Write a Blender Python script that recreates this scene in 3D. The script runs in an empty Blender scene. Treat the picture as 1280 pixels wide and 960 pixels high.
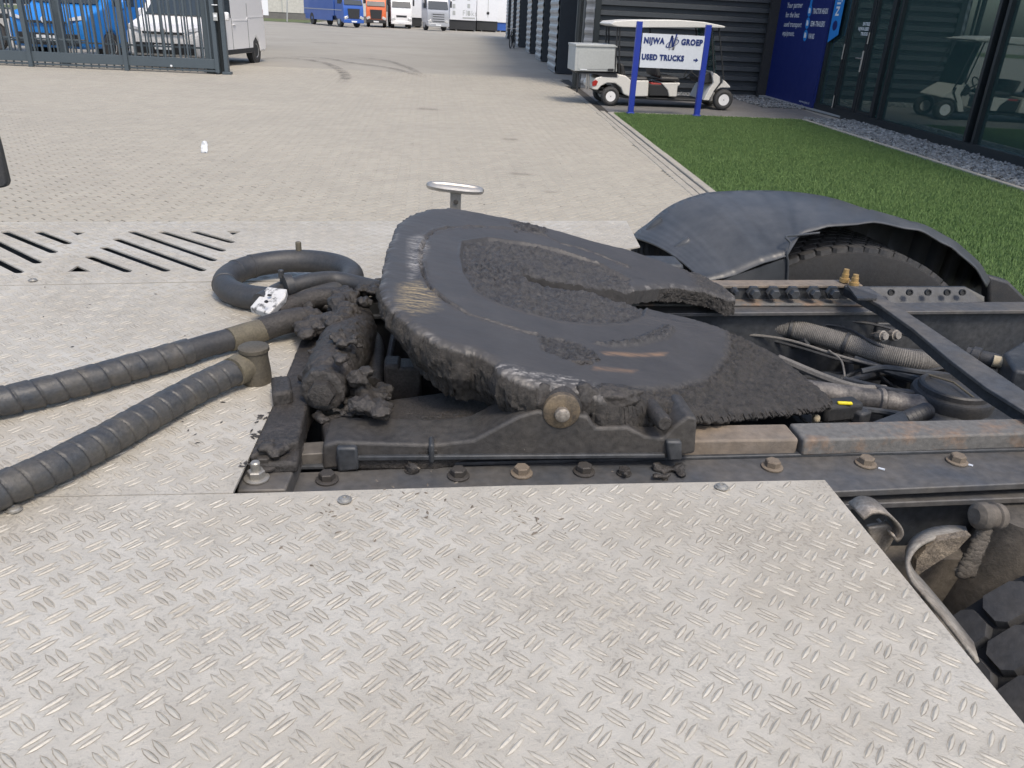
import bpy, bmesh, math, random
import numpy as np
from mathutils import Vector, Matrix, noise
random.seed(7); np.random.seed(7)
scn = bpy.context.scene
col = scn.collection
R = math.radians

# ------------------------------------------------------------------ camera
FPX, CAM_H = 1000.0, 1.65
PITCH, YAW, ROLL = R(24.74), R(6.5), R(2.9)
C0 = Vector((0, 0, CAM_H))
FW = Vector((math.sin(YAW)*math.cos(PITCH), math.cos(YAW)*math.cos(PITCH), -math.sin(PITCH)))
_r0 = Vector((math.cos(YAW), -math.sin(YAW), 0)); _u0 = _r0.cross(FW)
RT = _r0*math.cos(ROLL) + _u0*math.sin(ROLL)
UP = -_r0*math.sin(ROLL) + _u0*math.cos(ROLL)
cd = bpy.data.cameras.new('camera'); cam = bpy.data.objects.new('camera', cd); col.objects.link(cam)
cd.sensor_width = 36.0; cd.lens = 36.0*FPX/1280.0; cd.clip_start = 0.05; cd.clip_end = 2000
m = Matrix((RT, UP, -FW)).transposed().to_4x4(); m.translation = C0
cam.matrix_world = m
scn.camera = cam

# ------------------------------------------------------------------ light
SUN_EL, SUN_AZ = R(58), R(159)          # azimuth from +Y towards +X
w = bpy.data.worlds.new('World'); scn.world = w; w.use_nodes = True
nt = w.node_tree; bg = nt.nodes['Background']
sky = nt.nodes.new('ShaderNodeTexSky'); sky.sky_type = 'NISHITA'; sky.sun_disc = False
sky.sun_elevation = SUN_EL; sky.sun_rotation = SUN_AZ; sky.dust_density = 3.0; sky.air_density = 1.0
nt.links.new(sky.outputs[0], bg.inputs[0]); bg.inputs[1].default_value = 0.15
sl = bpy.data.lights.new('sun', 'SUN'); sl.energy = 1.5; sl.angle = R(13); sl.color = (1.0, 0.90, 0.76)
so = bpy.data.objects.new('sun', sl); col.objects.link(so)
sd = Vector((math.sin(SUN_AZ)*math.cos(SUN_EL), math.cos(SUN_AZ)*math.cos(SUN_EL), math.sin(SUN_EL)))
so.rotation_euler = sd.to_track_quat('Z', 'Y').to_euler(); so.location = (0, 0, 30)
vs = scn.view_settings
vs.view_transform = 'Standard'; vs.look = 'None'; vs.exposure = 0.6; vs.gamma = 1.0

# ------------------------------------------------------------------ photo measurements -> points in the place
def ray(px, py): return FW*FPX + RT*(px-640) + UP*(480-py)
def P(px, py, z):
    d = ray(px, py); return C0 + d*((z-CAM_H)/d.z)
def PY(px, py, y):
    d = ray(px, py); return C0 + d*(y/d.y)
def PXX(px, py, x):
    d = ray(px, py); return C0 + d*(x/d.x)

# ------------------------------------------------------------------ materials
MATS = {}
def mat(name, c, rough=0.6, metal=0.0, var=0.15, scale=8.0, bump=0.0, bscale=40.0, c2=None, dirt=0.5, spec=0.5, island=0.0, detail=6.0, coat=0.0, speck=0.0, ramp=(0.35, 0.68)):
    """principled with two scales of noise variation between c and c2, optional bump"""
    if name in MATS: return MATS[name]
    M = bpy.data.materials.new(name); M.use_nodes = True; MATS[name] = M
    n = M.node_tree.nodes; L = M.node_tree.links; b = n['Principled BSDF']
    b.inputs['Roughness'].default_value = rough; b.inputs['Metallic'].default_value = metal
    b.inputs['Specular IOR Level'].default_value = spec
    if coat: b.inputs['Coat Weight'].default_value = coat
    tc = n.new('ShaderNodeNewGeometry')
    no = n.new('ShaderNodeTexNoise'); no.inputs['Scale'].default_value = scale; no.inputs['Detail'].default_value = detail
    no.inputs['Roughness'].default_value = 0.65
    L.new(tc.outputs['Position'], no.inputs['Vector'])
    rp = n.new('ShaderNodeValToRGB'); rp.color_ramp.elements[0].position = ramp[0]; rp.color_ramp.elements[1].position = ramp[1]
    if c2 is None: c2 = tuple(max(0, v*(1-var*2)) for v in c)
    rp.color_ramp.elements[0].color = (*c, 1); rp.color_ramp.elements[1].color = (*[c[i]*(1-dirt)+c2[i]*dirt if dirt < 1 else c2[i] for i in range(3)], 1)
    L.new(no.outputs['Fac'], rp.inputs[0]); out = rp.outputs[0]
    n2 = n.new('ShaderNodeTexNoise'); n2.inputs['Scale'].default_value = scale*9; n2.inputs['Detail'].default_value = 4
    L.new(tc.outputs['Position'], n2.inputs['Vector'])
    hv = n.new('ShaderNodeHueSaturation'); L.new(out, hv.inputs['Color'])
    mr = n.new('ShaderNodeMapRange'); mr.inputs[1].default_value = 0.3; mr.inputs[2].default_value = 0.7
    mr.inputs[3].default_value = 1-var; mr.inputs[4].default_value = 1+var
    L.new(n2.outputs['Fac'], mr.inputs[0])
    val = mr.outputs[0]
    if island:
        r2 = n.new('ShaderNodeMapRange'); r2.inputs[3].default_value = 1-island; r2.inputs[4].default_value = 1+island
        oi = n.new('ShaderNodeObjectInfo')
        ad = n.new('ShaderNodeMath'); ad.operation = 'ADD'; L.new(tc.outputs['Random Per Island'], ad.inputs[0]); L.new(oi.outputs['Random'], ad.inputs[1])
        fr = n.new('ShaderNodeMath'); fr.operation = 'FRACT'; L.new(ad.outputs[0], fr.inputs[0])
        L.new(fr.outputs[0], r2.inputs[0])
        mu = n.new('ShaderNodeMath'); mu.operation = 'MULTIPLY'; L.new(val, mu.inputs[0]); L.new(r2.outputs[0], mu.inputs[1]); val = mu.outputs[0]
    if speck:
        n4 = n.new('ShaderNodeTexNoise'); n4.inputs['Scale'].default_value = 230; n4.inputs['Detail'].default_value = 3; L.new(tc.outputs['Position'], n4.inputs['Vector'])
        n5 = n.new('ShaderNodeTexNoise'); n5.inputs['Scale'].default_value = 5; n5.inputs['Detail'].default_value = 4; L.new(tc.outputs['Position'], n5.inputs['Vector'])
        a1 = n.new('ShaderNodeMath'); a1.operation = 'MULTIPLY_ADD'; a1.inputs[1].default_value = 0.35; L.new(n5.outputs['Fac'], a1.inputs[0]); L.new(n4.outputs['Fac'], a1.inputs[2])
        r4 = n.new('ShaderNodeMapRange'); r4.inputs[1].default_value = 0.74; r4.inputs[2].default_value = 0.86; r4.inputs[3].default_value = 1.0; r4.inputs[4].default_value = 1-speck; L.new(a1.outputs[0], r4.inputs[0])
        m4 = n.new('ShaderNodeMath'); m4.operation = 'MULTIPLY'; L.new(val, m4.inputs[0]); L.new(r4.outputs[0], m4.inputs[1]); val = m4.outputs[0]
    L.new(val, hv.inputs['Value']); L.new(hv.outputs[0], b.inputs['Base Color'])
    if bump:
        n3 = n.new('ShaderNodeTexNoise'); n3.inputs['Scale'].default_value = bscale; n3.inputs['Detail'].default_value = 6; n3.inputs['Roughness'].default_value = 0.7
        L.new(tc.outputs['Position'], n3.inputs['Vector'])
        bp = n.new('ShaderNodeBump'); bp.inputs['Strength'].default_value = bump; bp.inputs['Distance'].default_value = 0.6/bscale
        L.new(n3.outputs['Fac'], bp.inputs['Height']); L.new(bp.outputs[0], b.inputs['Normal'])
    # roughness variation
    rr = n.new('ShaderNodeMapRange'); rr.inputs[3].default_value = max(0.02, rough-0.1); rr.inputs[4].default_value = min(1, rough+0.12)
    L.new(no.outputs['Fac'], rr.inputs[0]); L.new(rr.outputs[0], b.inputs['Roughness'])
    return M

# ------------------------------------------------------------------ mesh helpers
WL = {}     # world location of each object (translation only parents) ; None for rotated roots' local parts
class MB:
    def __init__(s): s.v = []; s.f = []; s.mi = []; s.cur = 0
    def add(s, vs, fs):
        o = len(s.v); s.v += [tuple(v) for v in vs]; s.f += [tuple(i+o for i in f) for f in fs]; s.mi += [s.cur]*len(fs); return s
    def box(s, c, d, rot=None):
        hx, hy, hz = d[0]/2, d[1]/2, d[2]/2
        vs = [Vector((x*hx, y*hy, z*hz)) for x in (-1, 1) for y in (-1, 1) for z in (-1, 1)]
        if rot is not None: vs = [rot @ v for v in vs]
        vs = [v+Vector(c) for v in vs]
        return s.add(vs, [(0, 1, 3, 2), (4, 6, 7, 5), (0, 4, 5, 1), (2, 3, 7, 6), (0, 2, 6, 4), (1, 5, 7, 3)])
    def prism(s, poly, ext):
        """poly: list of 3D points (planar-ish), ext: extrusion vector"""
        n = len(poly); e = Vector(ext); a = [Vector(p) for p in poly]
        vs = a + [p+e for p in a]
        fs = [tuple(range(n)), tuple(range(2*n-1, n-1, -1))] + [(i, i+n, (i+1) % n+n, (i+1) % n) for i in range(n)]
        nm = Vector((0, 0, 0))
        for i in range(n): nm += a[i].cross(a[(i+1) % n])
        if nm.dot(e) > 0: fs = [tuple(reversed(f)) for f in fs]
        return s.add(vs, fs)
    def tube(s, path, r, n=12, cap=True, close=False):
        path = [Vector(p) for p in path]; k = len(path)
        rr = r if hasattr(r, '__len__') else [r]*k
        rings = []
        up = Vector((0, 0, 1))
        prev = None
        for i, p in enumerate(path):
            if close: t = path[(i+1) % k]-path[i-1]
            else: t = path[min(i+1, k-1)]-path[max(i-1, 0)]
            t.normalize()
            if prev is None:
                a = t.cross(up)
                if a.length < 1e-3: a = t.cross(Vector((1, 0, 0)))
                a.normalize()
            else:
                a = prev - t*prev.dot(t); a.normalize()
            prev = a; b = a.cross(t)
            ri = rr[i]
            if callable(ri): rings.append([p+(a*math.cos(q)+b*math.sin(q))*ri(q) for q in [2*math.pi*j/n for j in range(n)]])
            else: rings.append([p+(a*math.cos(q)+b*math.sin(q))*ri for q in [2*math.pi*j/n for j in range(n)]])
        vs = [v for rg in rings for v in rg]; fs = []
        for i in range(k if close else k-1):
            i2 = (i+1) % k
            for j in range(n):
                j2 = (j+1) % n
                fs.append((i*n+j, i*n+j2, i2*n+j2, i2*n+j))
        if cap and not close:
            fs.append(tuple(reversed(range(n)))); fs.append(tuple(range((k-1)*n, k*n)))
        return s.add(vs, fs)
    def cyl(s, a, b, r, n=20, r2=None): return s.tube([a, b], [r, r if r2 is None else r2], n)
    def lathe(s, c, axis, prof, n=24, cap=True):
        """prof: list of (h, r) along axis"""
        ax = Vector(axis).normalized(); c = Vector(c)
        a = ax.cross(Vector((0, 0, 1)))
        if a.length < 1e-3: a = Vector((1, 0, 0))
        a.normalize(); b = ax.cross(a)
        vs = []; fs = []
        for h, r in prof:
            for j in range(n):
                q = 2*math.pi*j/n; vs.append(c+ax*h+(a*math.cos(q)+b*math.sin(q))*r)
        for i in range(len(prof)-1):
            for j in range(n):
                j2 = (j+1) % n; fs.append((i*n+j, i*n+j2, (i+1)*n+j2, (i+1)*n+j))
        if cap: fs.append(tuple(reversed(range(n)))); fs.append(tuple(range((len(prof)-1)*n, len(prof)*n)))
        return s.add(vs, fs)
    def blob(s, c, r, seed, sub=2, amp=0.35, fr=None):
        bm = bmesh.new(); bmesh.ops.create_icosphere(bm, subdivisions=sub, radius=1.0)
        rr = Vector(r) if hasattr(r, '__len__') else Vector((r, r, r)); f = fr or 1.6
        vs = []
        for v in bm.verts:
            q_ = v.co*f+Vector((seed*3.1, seed*1.7, seed)); k = 1+amp*.55*noise.fractal(q_, 0.9, 2.0, 2)+.10*noise.noise(q_*4.3)+.05*noise.noise(q_*9.7)
            vs.append(Vector(c)+Vector((v.co.x*rr.x, v.co.y*rr.y, v.co.z*rr.z))*k)
        bm.verts.index_update()
        fs = [tuple(v.index for v in f.verts) for f in bm.faces]; bm.free()
        return s.add(vs, fs)
ROT_ROOT = set()
def link(o, parent=None, loc=None):
    col.objects.link(o)
    if parent is not None:
        o.parent = parent
    return o
def obj(name, mb, material, parent=None, origin=None, bevel=0.0, seg=2, smooth=35, label=None, kind=None, solidify=0, local=False):
    """links the collected mesh as one object; mesh coordinates are world coordinates unless local"""
    vs = np.array(mb.v, dtype=float)
    if origin is None:
        origin = (0, 0, 0) if local else tuple((vs.min(0)+vs.max(0))/2)
    og = np.array(origin)
    me = bpy.data.meshes.new(name); me.from_pydata((vs-og).tolist(), [], mb.f); me.update()
    mats = material if isinstance(material, (list, tuple)) else [material]
    for mm in mats: me.materials.append(mm)
    if len(mats) > 1: me.polygons.foreach_set('material_index', mb.mi)
    if smooth:
        me.polygons.foreach_set('use_smooth', [True]*len(me.polygons)); me.set_sharp_from_angle(angle=R(smooth))
    o = bpy.data.objects.new(name, me); col.objects.link(o)
    if parent is not None and not local:
        o.parent = parent; pl = WL.get(parent.name, (0, 0, 0)); o.location = tuple(og-np.array(pl))
    elif parent is not None:
        o.parent = parent; o.location = origin
    else: o.location = origin
    WL[o.name] = tuple(og)
    if bevel:
        b = o.modifiers.new('bevel', 'BEVEL'); b.width = bevel; b.segments = seg; b.limit_method = 'ANGLE'; b.angle_limit = R(35)
        b.harden_normals = False
    if label: o['label'] = label
    if kind: o['kind'] = kind
    return o
def root(name, loc, label, cat, rz=0.0, group=None):
    o = bpy.data.objects.new(name, None); col.objects.link(o); o.location = loc; o.rotation_euler = (0, 0, rz); o.empty_display_size = 0.1
    o['label'] = label; o['category'] = cat
    if group: o['group'] = group
    WL[o.name] = tuple(loc); return o
def tag(o, label, cat, group=None):
    o['label'] = label; o['category'] = cat
    if group: o['group'] = group
    return o
def dup(src, parent, wloc, rz=None, name=None):
    """copy of a part sharing its mesh, put at world location wloc"""
    c = src.copy(); col.objects.link(c); c.parent = parent
    pl = WL.get(parent.name, (0, 0, 0)) if parent else (0, 0, 0)
    c.location = tuple(np.array(wloc)-np.array(pl)); WL[c.name] = tuple(wloc)
    if rz is not None: c.rotation_euler.z = rz
    if 'label' in c.keys(): del c['label']
    return c
def text(name, s, material, parent, origin, xdir, updir, width=None, height=0.1, bold=0.0, depth=0.002, center=False, local=False, xs=1.0):
    cu = bpy.data.curves.new('t', 'FONT'); cu.body = s; cu.size = 1.0; cu.offset = bold; cu.extrude = 0.0; cu.space_character = 1.12; cu.resolution_u = 3
    t = bpy.data.objects.new('t', cu); col.objects.link(t)
    bpy.context.view_layer.update()
    me = bpy.data.meshes.new_from_object(t.evaluated_get(bpy.context.evaluated_depsgraph_get()))
    bpy.data.objects.remove(t); bpy.data.curves.remove(cu)
    v = np.array([tuple(q.co) for q in me.vertices]); f = [tuple(p.vertices) for p in me.polygons]
    bpy.data.meshes.remove(me)
    v[:, 0] -= v[:, 0].min(); 
    sc = height/0.72; v[:, 1] *= sc
    if width: v[:, 0] *= width/v[:, 0].max()
    else: v[:, 0] *= sc*xs
    if center: v[:, 0] -= v[:, 0].max()/2
    xd = np.array(Vector(xdir).normalized()); ud = np.array(Vector(updir).normalized()); nn = np.cross(xd, ud)
    wv = np.array(origin)+v[:, :1]*xd+v[:, 1:2]*ud+nn*depth
    mb = MB(); mb.add(wv, f)
    return obj(name, mb, material, parent, smooth=0, local=local)
def hex_bolt(r, h, wr, wh, stud=0.0):
    mb = MB(); mb.lathe((0, 0, 0), (0, 0, 1), [(0, wr), (wh*0.7, wr), (wh, wr*0.9)], 20)
    mb.lathe((0, 0, wh), (0, 0, 1), [(-0.001, r), (h*0.85, r), (h, r*0.86)], 6)
    if stud: mb.lathe((0, 0, wh+h), (0, 0, 1), [(-0.001, r*0.55), (stud, r*0.55), (stud+0.002, r*0.4)], 14)
    return mb
def kindof(o, k='structure'): o['kind'] = k; return o

# ------------------------------------------------------------------ material set
m_alu = mat('aluminium_tread_plate', (0.485, 0.463, 0.41), 0.55, 0.12, 0.08, 3.2, 0.45, 200, c2=(0.37, 0.335, 0.275), dirt=0.85, speck=0.22)
m_loz = mat('worn_tread_bar', (0.49, 0.465, 0.405), 0.48, 0.16, 0.10, 6, 0.4, 220, c2=(0.37, 0.34, 0.285), dirt=0.9)
m_grimeshade = mat('grime_and_shade_line', (0.21, 0.19, 0.155), 0.8, 0, 0.3, 14, c2=(0.40, 0.37, 0.31), dirt=1.0, ramp=(0.32, 0.62))
m_rust = mat('rust_patched_bar', (0.135, 0.132, 0.125), 0.72, 0.1, 0.2, 10, 0.35, 120, c2=(0.25, 0.16, 0.10), dirt=1.0, ramp=(0.50, 0.66))
m_rusttan = mat('tan_rusty_bar', (0.22, 0.175, 0.13), 0.75, 0.1, 0.2, 6, 0.35, 120, c2=(0.15, 0.135, 0.12), dirt=0.9)
m_black = mat('black_chassis_paint', (0.030, 0.035, 0.042), 0.5, 0.1, 0.25, 9, 0.15, 150, c2=(0.070, 0.072, 0.074), dirt=0.8)
m_flange = mat('dusty_dark_steel', (0.075, 0.08, 0.088), 0.5, 0.2, 0.2, 7, 0.15, 150, c2=(0.14, 0.125, 0.105), dirt=0.8)
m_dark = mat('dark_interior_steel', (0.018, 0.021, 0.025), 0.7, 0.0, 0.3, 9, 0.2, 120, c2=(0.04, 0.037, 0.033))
m_mud = mat('grease_mud', (0.050, 0.045, 0.041), 0.52, 0, 0.35, 26, 0.8, 170, c2=(0.027, 0.026, 0.025), dirt=0.8, spec=.45)
m_muddry = mat('dried_mud', (0.17, 0.145, 0.115), 0.9, 0, 0.25, 14, 0.5, 120, c2=(0.09, 0.078, 0.065))
m_boltdry = mat('dusty_bolt', (0.18, 0.148, 0.112), 0.75, 0.1, 0.2, 60, 0.2, 200, c2=(0.13, 0.10, 0.075))
m_boltdark = mat('greasy_bolt', (0.06, 0.055, 0.05), 0.6, 0.2, 0.2, 60, 0.2, 200)
m_zinc = mat('zinc_bolt', (0.36, 0.35, 0.32), 0.45, 0.6, 0.15, 60, 0.1, 200, c2=(0.25, 0.23, 0.2))
m_gold = mat('yellow_zinc', (0.45, 0.30, 0.12), 0.5, 0.4, 0.2, 60, 0.1, 200, c2=(0.25, 0.18, 0.1))
m_hose = mat('hose_wrap', (0.036, 0.040, 0.046), 0.42, 0, 0.2, 22, 0.25, 140, c2=(0.085, 0.078, 0.066), dirt=0.9)
m_rubber = mat('black_rubber', (0.03, 0.033, 0.038), 0.5, 0, 0.2, 20, 0.2, 150, c2=(0.07, 0.065, 0.058))
m_khaki = mat('dirty_hose_sleeve', (0.13, 0.115, 0.08), 0.7, 0, 0.2, 30, 0.3, 160, c2=(0.07, 0.06, 0.05))
m_chrome = mat('worn_chrome', (0.42, 0.41, 0.39), 0.4, 0.7, 0.1, 30, 0.1, 100, c2=(0.35, 0.32, 0.28))
m_whitechip = mat('chipped_white_paint', (0.55, 0.55, 0.54), 0.65, 0, 0.06, 60, 0.2, 100, c2=(0.13, 0.13, 0.13), dirt=1.0, ramp=(0.54, 0.64))
m_fender = mat('grey_plastic_fender', (0.042, 0.047, 0.053), 0.40, 0, 0.10, 4, 0.06, 90, c2=(0.095, 0.097, 0.10), dirt=0.7)
m_tyre = mat('tyre_rubber', (0.035, 0.037, 0.041), 0.7, 0, 0.2, 10, 0.25, 160, c2=(0.085, 0.078, 0.068))
m_corr = mat('dusty_corrugated_conduit', (0.17, 0.16, 0.145), 0.75, 0, 0.2, 25, 0.2, 150, c2=(0.07, 0.068, 0.064))
m_alulump = mat('bare_cast_metal', (0.36, 0.33, 0.29), 0.5, 0.5, 0.25, 25, 0.3, 120, c2=(0.15, 0.13, 0.11), dirt=0.9)
m_yellow = mat('yellow_plastic', (0.75, 0.62, 0.02), 0.5, 0, 0.05)
m_beige = mat('dusty_flap', (0.42, 0.36, 0.25), 0.8, 0, 0.15)
m_brick = mat('concrete_paver', (0.355, 0.33, 0.277), 0.85, 0, 0.03, 0.30, 0.2, 180, c2=(0.312, 0.293, 0.25), dirt=0.8, island=0.045)
m_pave = mat('far_paving', (0.325, 0.304, 0.258), 0.85, 0, 0.04, 0.22, 0.2, 12, c2=(0.27, 0.254, 0.219), dirt=0.9)
m_sand = mat('joint_sand', (0.05, 0.044, 0.036), 0.95, 0, 0.2, 5)
m_kerb = mat('concrete_kerb', (0.35, 0.325, 0.275), 0.85, 0, 0.1, 3, 0.3, 120, c2=(0.27, 0.25, 0.22), island=0.05)
m_path = mat('grey_path_paving', (0.17, 0.165, 0.158), 0.85, 0, 0.12, 2, 0.3, 30, c2=(0.11, 0.107, 0.10))
m_soil = mat('turf_base', (0.075, 0.13, 0.04), 0.95, 0, 0.2, 3)
m_pebble = mat('slate_pebble', (0.20, 0.21, 0.21), 0.7, 0, 0.15, 8, 0.3, 60, c2=(0.12, 0.125, 0.13), island=0.45)
m_clad = mat('anthracite_cladding', (0.060, 0.070, 0.080), 0.5, 0.1, 0.06, 1.0, c2=(0.05, 0.056, 0.063))
m_cladlight = mat('silver_corrugated_cladding', (0.34, 0.35, 0.36), 0.45, 0.4, 0.06, 1.0)
m_pilaster = mat('anthracite_pilaster', (0.036, 0.045, 0.056), 0.5, 0.1, 0.06, 1.0)
m_frame = mat('anthracite_frame', (0.022, 0.028, 0.032), 0.4, 0.2, 0.06, 1.0)
m_gate = mat('grey_gate_paint', (0.075, 0.098, 0.115), 0.45, 0.1, 0.08, 4)
m_white = mat('white_vehicle_paint', (0.82, 0.82, 0.82), 0.3, 0, 0.03, 3, coat=0.4, dirt=0.2)
m_offwhite = mat('cream_cart_body', (0.66, 0.65, 0.61), 0.4, 0, 0.05, 4, dirt=0.3)
m_cartgrey = mat('light_grey_box', (0.42, 0.44, 0.43), 0.5, 0.1, 0.06, 3)
m_blue = mat('blue_sign_paint', (0.014, 0.038, 0.32), 0.4, 0, 0.06, 4)
m_navy = mat('navy_panel_print', (0.004, 0.016, 0.135), 0.5, 0, 0.04, 3)
m_cyan = mat('light_blue_print', (0.015, 0.22, 0.62), 0.5, 0, 0.04, 3)
m_signwhite = mat('white_sign_face', (0.62, 0.66, 0.72), 0.5, 0, 0.03, 3, dirt=0.2)
m_textblue = mat('dark_blue_lettering', (0.012, 0.03, 0.15), 0.5, 0, 0.03)
m_textwhite = mat('white_lettering', (0.75, 0.78, 0.8), 0.5, 0, 0.03)
m_vanblue = mat('bright_blue_paint', (0.02, 0.21, 0.62), 0.3, 0, 0.04, 3, coat=0.4)
m_teal = mat('teal_blue_tarpaulin', (0.01, 0.16, 0.34), 0.5, 0, 0.04, 3)
m_truckblue = mat('royal_blue_paint', (0.035, 0.11, 0.42), 0.35, 0, 0.04, 1, coat=0.3)
m_orange = mat('orange_paint', (0.72, 0.15, 0.04), 0.4, 0, 0.04, 1, coat=0.3)
m_silver = mat('silver_truck_paint', (0.42, 0.44, 0.47), 0.35, 0.3, 0.04, 1, coat=0.3)
m_glassdark = mat('vehicle_window', (0.03, 0.04, 0.045), 0.08, 0, 0.02, 3, spec=0.8)
m_plastic = mat('black_bumper_plastic', (0.025, 0.027, 0.03), 0.6, 0, 0.1, 8)
m_lamp = mat('clear_lamp_lens', (0.65, 0.66, 0.66), 0.15, 0.3, 0.05, 20)
m_red = mat('red_lens', (0.35, 0.02, 0.015), 0.3, 0, 0.05)
m_rim = mat('painted_rim', (0.5, 0.51, 0.52), 0.4, 0.4, 0.08, 12)
m_trailer = mat('white_trailer_skin', (0.70, 0.72, 0.75), 0.5, 0, 0.03, 0.6, dirt=0.2)
m_verge = mat('verge_grass', (0.085, 0.115, 0.042), 0.9, 0, 0.25, 1.5, 0.5, 8, c2=(0.14, 0.15, 0.07))
m_interior = mat('showroom_grey', (0.30, 0.31, 0.31), 0.7, 0, 0.05, 1)
m_paper = mat('white_paper', (0.72, 0.74, 0.76), 0.8, 0, 0.05, 10)
def glass_mat():
    M = bpy.data.materials.new('tinted_facade_glass'); M.use_nodes = True; n = M.node_tree.nodes; L = M.node_tree.links
    n.remove(n['Principled BSDF']); out = n['Material Output']
    tr = n.new('ShaderNodeBsdfTransparent'); tr.inputs[0].default_value = (0.55, 0.78, 0.76, 1)
    gl = n.new('ShaderNodeBsdfGlossy'); gl.inputs['Roughness'].default_value = 0.0; gl.inputs[0].default_value = (0.72, 0.86, 0.84, 1)
    fr = n.new('ShaderNodeFresnel'); fr.inputs[0].default_value = 2.4
    mx = n.new('ShaderNodeMixShader'); L.new(fr.outputs[0], mx.inputs[0]); L.new(tr.outputs[0], mx.inputs[1]); L.new(gl.outputs[0], mx.inputs[2])
    df = n.new('ShaderNodeBsdfDiffuse'); df.inputs[0].default_value = (0.22, 0.36, 0.36, 1)  # teal diffuse mixed in to imitate pale sky reflection and glare
    m2 = n.new('ShaderNodeMixShader'); m2.inputs[0].default_value = 0.10; L.new(mx.outputs[0], m2.inputs[1]); L.new(df.outputs[0], m2.inputs[2])
    L.new(m2.outputs[0], out.inputs[0]); return M
m_glass = glass_mat()

# ================================================================== SETTING: ground
KD = Vector((3.54-2.90, 15.8-4.0, 0)).normalized()          # kerb line direction
def kerbx(y): return 3.10+(y-8.5)*0.0590
def sheet(name, poly, z, material, kind='structure'):
    mb = MB(); mb.add([(x, y, z) for x, y in poly], [tuple(range(len(poly)))])
    return kindof(obj(name, mb, material, smooth=0, origin=(0, 0, 0)), kind)
paving = sheet('paving', [(-300, -80), (300, -80), (300, 500), (-300, 500)], -0.019, m_pave)
YB0, YB1 = 6.2, 25.0
def bond(W, L, x0, x1, y0, y1):
    """half bond courses laid at 45 degrees to the kerb: list of (x, y, angle) brick centres"""
    out = []; s = math.sqrt(0.5); n = int(24/W); cx, cy = -4.0, 14.0
    for r in range(-n, n):
        for c in range(-n//2, n//2):
            u = (c+.5*(r % 2))*L; v = r*W; x = cx+(u+v)*s; y = cy+(u-v)*s
            if x0 < x < x1 and y0 < y < y1: out.append((x, y, R(45)))
    return out
BW, BL = 0.087, 0.174
spots = []
for (x, y, a) in bond(BW, BL, -16.5, 4.3, YB0, YB1):
    if x > kerbx(y)-0.29: continue
    if x < -0.58*y-1.4: continue
    spots.append((x, y, a))
spots.sort(key=lambda t: (t[1] < 6.75, (t[0]-0.3)**2*0.35+t[1]**2))
def brick_verts(L, Wd, h=0.05, ch=0.006):
    a, b = L/2-0.0036, Wd/2-0.0036
    vs = [(-a, -b, -h), (a, -b, -h), (a, b, -h), (-a, b, -h), (-a, -b, -ch), (a, -b, -ch), (a, b, -ch), (-a, b, -ch),
          (-a+ch, -b+ch, 0), (a-ch, -b+ch, 0), (a-ch, b-ch, 0), (-a+ch, b-ch, 0)]
    fs = [(8, 9, 10, 11)] + [(4+i, 4+(i+1) % 4, 8+(i+1) % 4, 8+i) for i in range(4)] + [(i, (i+1) % 4, 4+(i+1) % 4, 4+i) for i in range(4)]
    return np.array(vs), fs
bv, bf = brick_verts(BL-.002, BW+.0025)
sand = sheet('sand_bed', [(-0.58*YB0-1.36, YB0), (kerbx(YB0)+0.0, YB0), (kerbx(YB1), YB1), (-0.58*YB1-1.36, YB1)], -0.014, m_sand)
bme = bpy.data.meshes.new('paving_brick'); bme.from_pydata(bv.tolist(), [], bf); bme.materials.append(m_brick)
WL[paving.name] = (0, 0, 0)
NB = 300
for (x, y, a) in spots[:NB]:
    o = bpy.data.objects.new('brick', bme); col.objects.link(o); o.parent = paving
    o.location = (x, y, random.uniform(-0.0018, 0.0012)); o.rotation_euler = (random.gauss(0, .006), random.gauss(0, .006), a)
def joined(name, base, faces, places, material, kind='stuff', parent=None):
    base = np.asarray(base); nv = len(base); V = np.zeros((len(places), nv, 3)); 
    for i, (x, y, z, a, tx, ty, s) in enumerate(places):
        ca, sa = math.cos(a), math.sin(a); b = base*s
        V[i, :, 0] = x+b[:, 0]*ca-b[:, 1]*sa; V[i, :, 1] = y+b[:, 0]*sa+b[:, 1]*ca; V[i, :, 2] = z+b[:, 2]+tx*b[:, 0]+ty*b[:, 1]
    F = []
    for i in range(len(places)): F += [tuple(k+i*nv for k in f) for f in faces]
    me = bpy.data.meshes.new(name); me.from_pydata(V.reshape(-1, 3).tolist(), [], F); me.materials.append(material)
    o = bpy.data.objects.new(name, me); col.objects.link(o); o['kind'] = kind
    if parent: o.parent = parent
    return o
joined('brick_field', bv, [f for f in bf[:5]], [(x, y, random.uniform(-.002, .001), a, random.gauss(0, .006), random.gauss(0, .006), 1) for x, y, a in spots[NB:]], m_brick, parent=paving)
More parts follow.
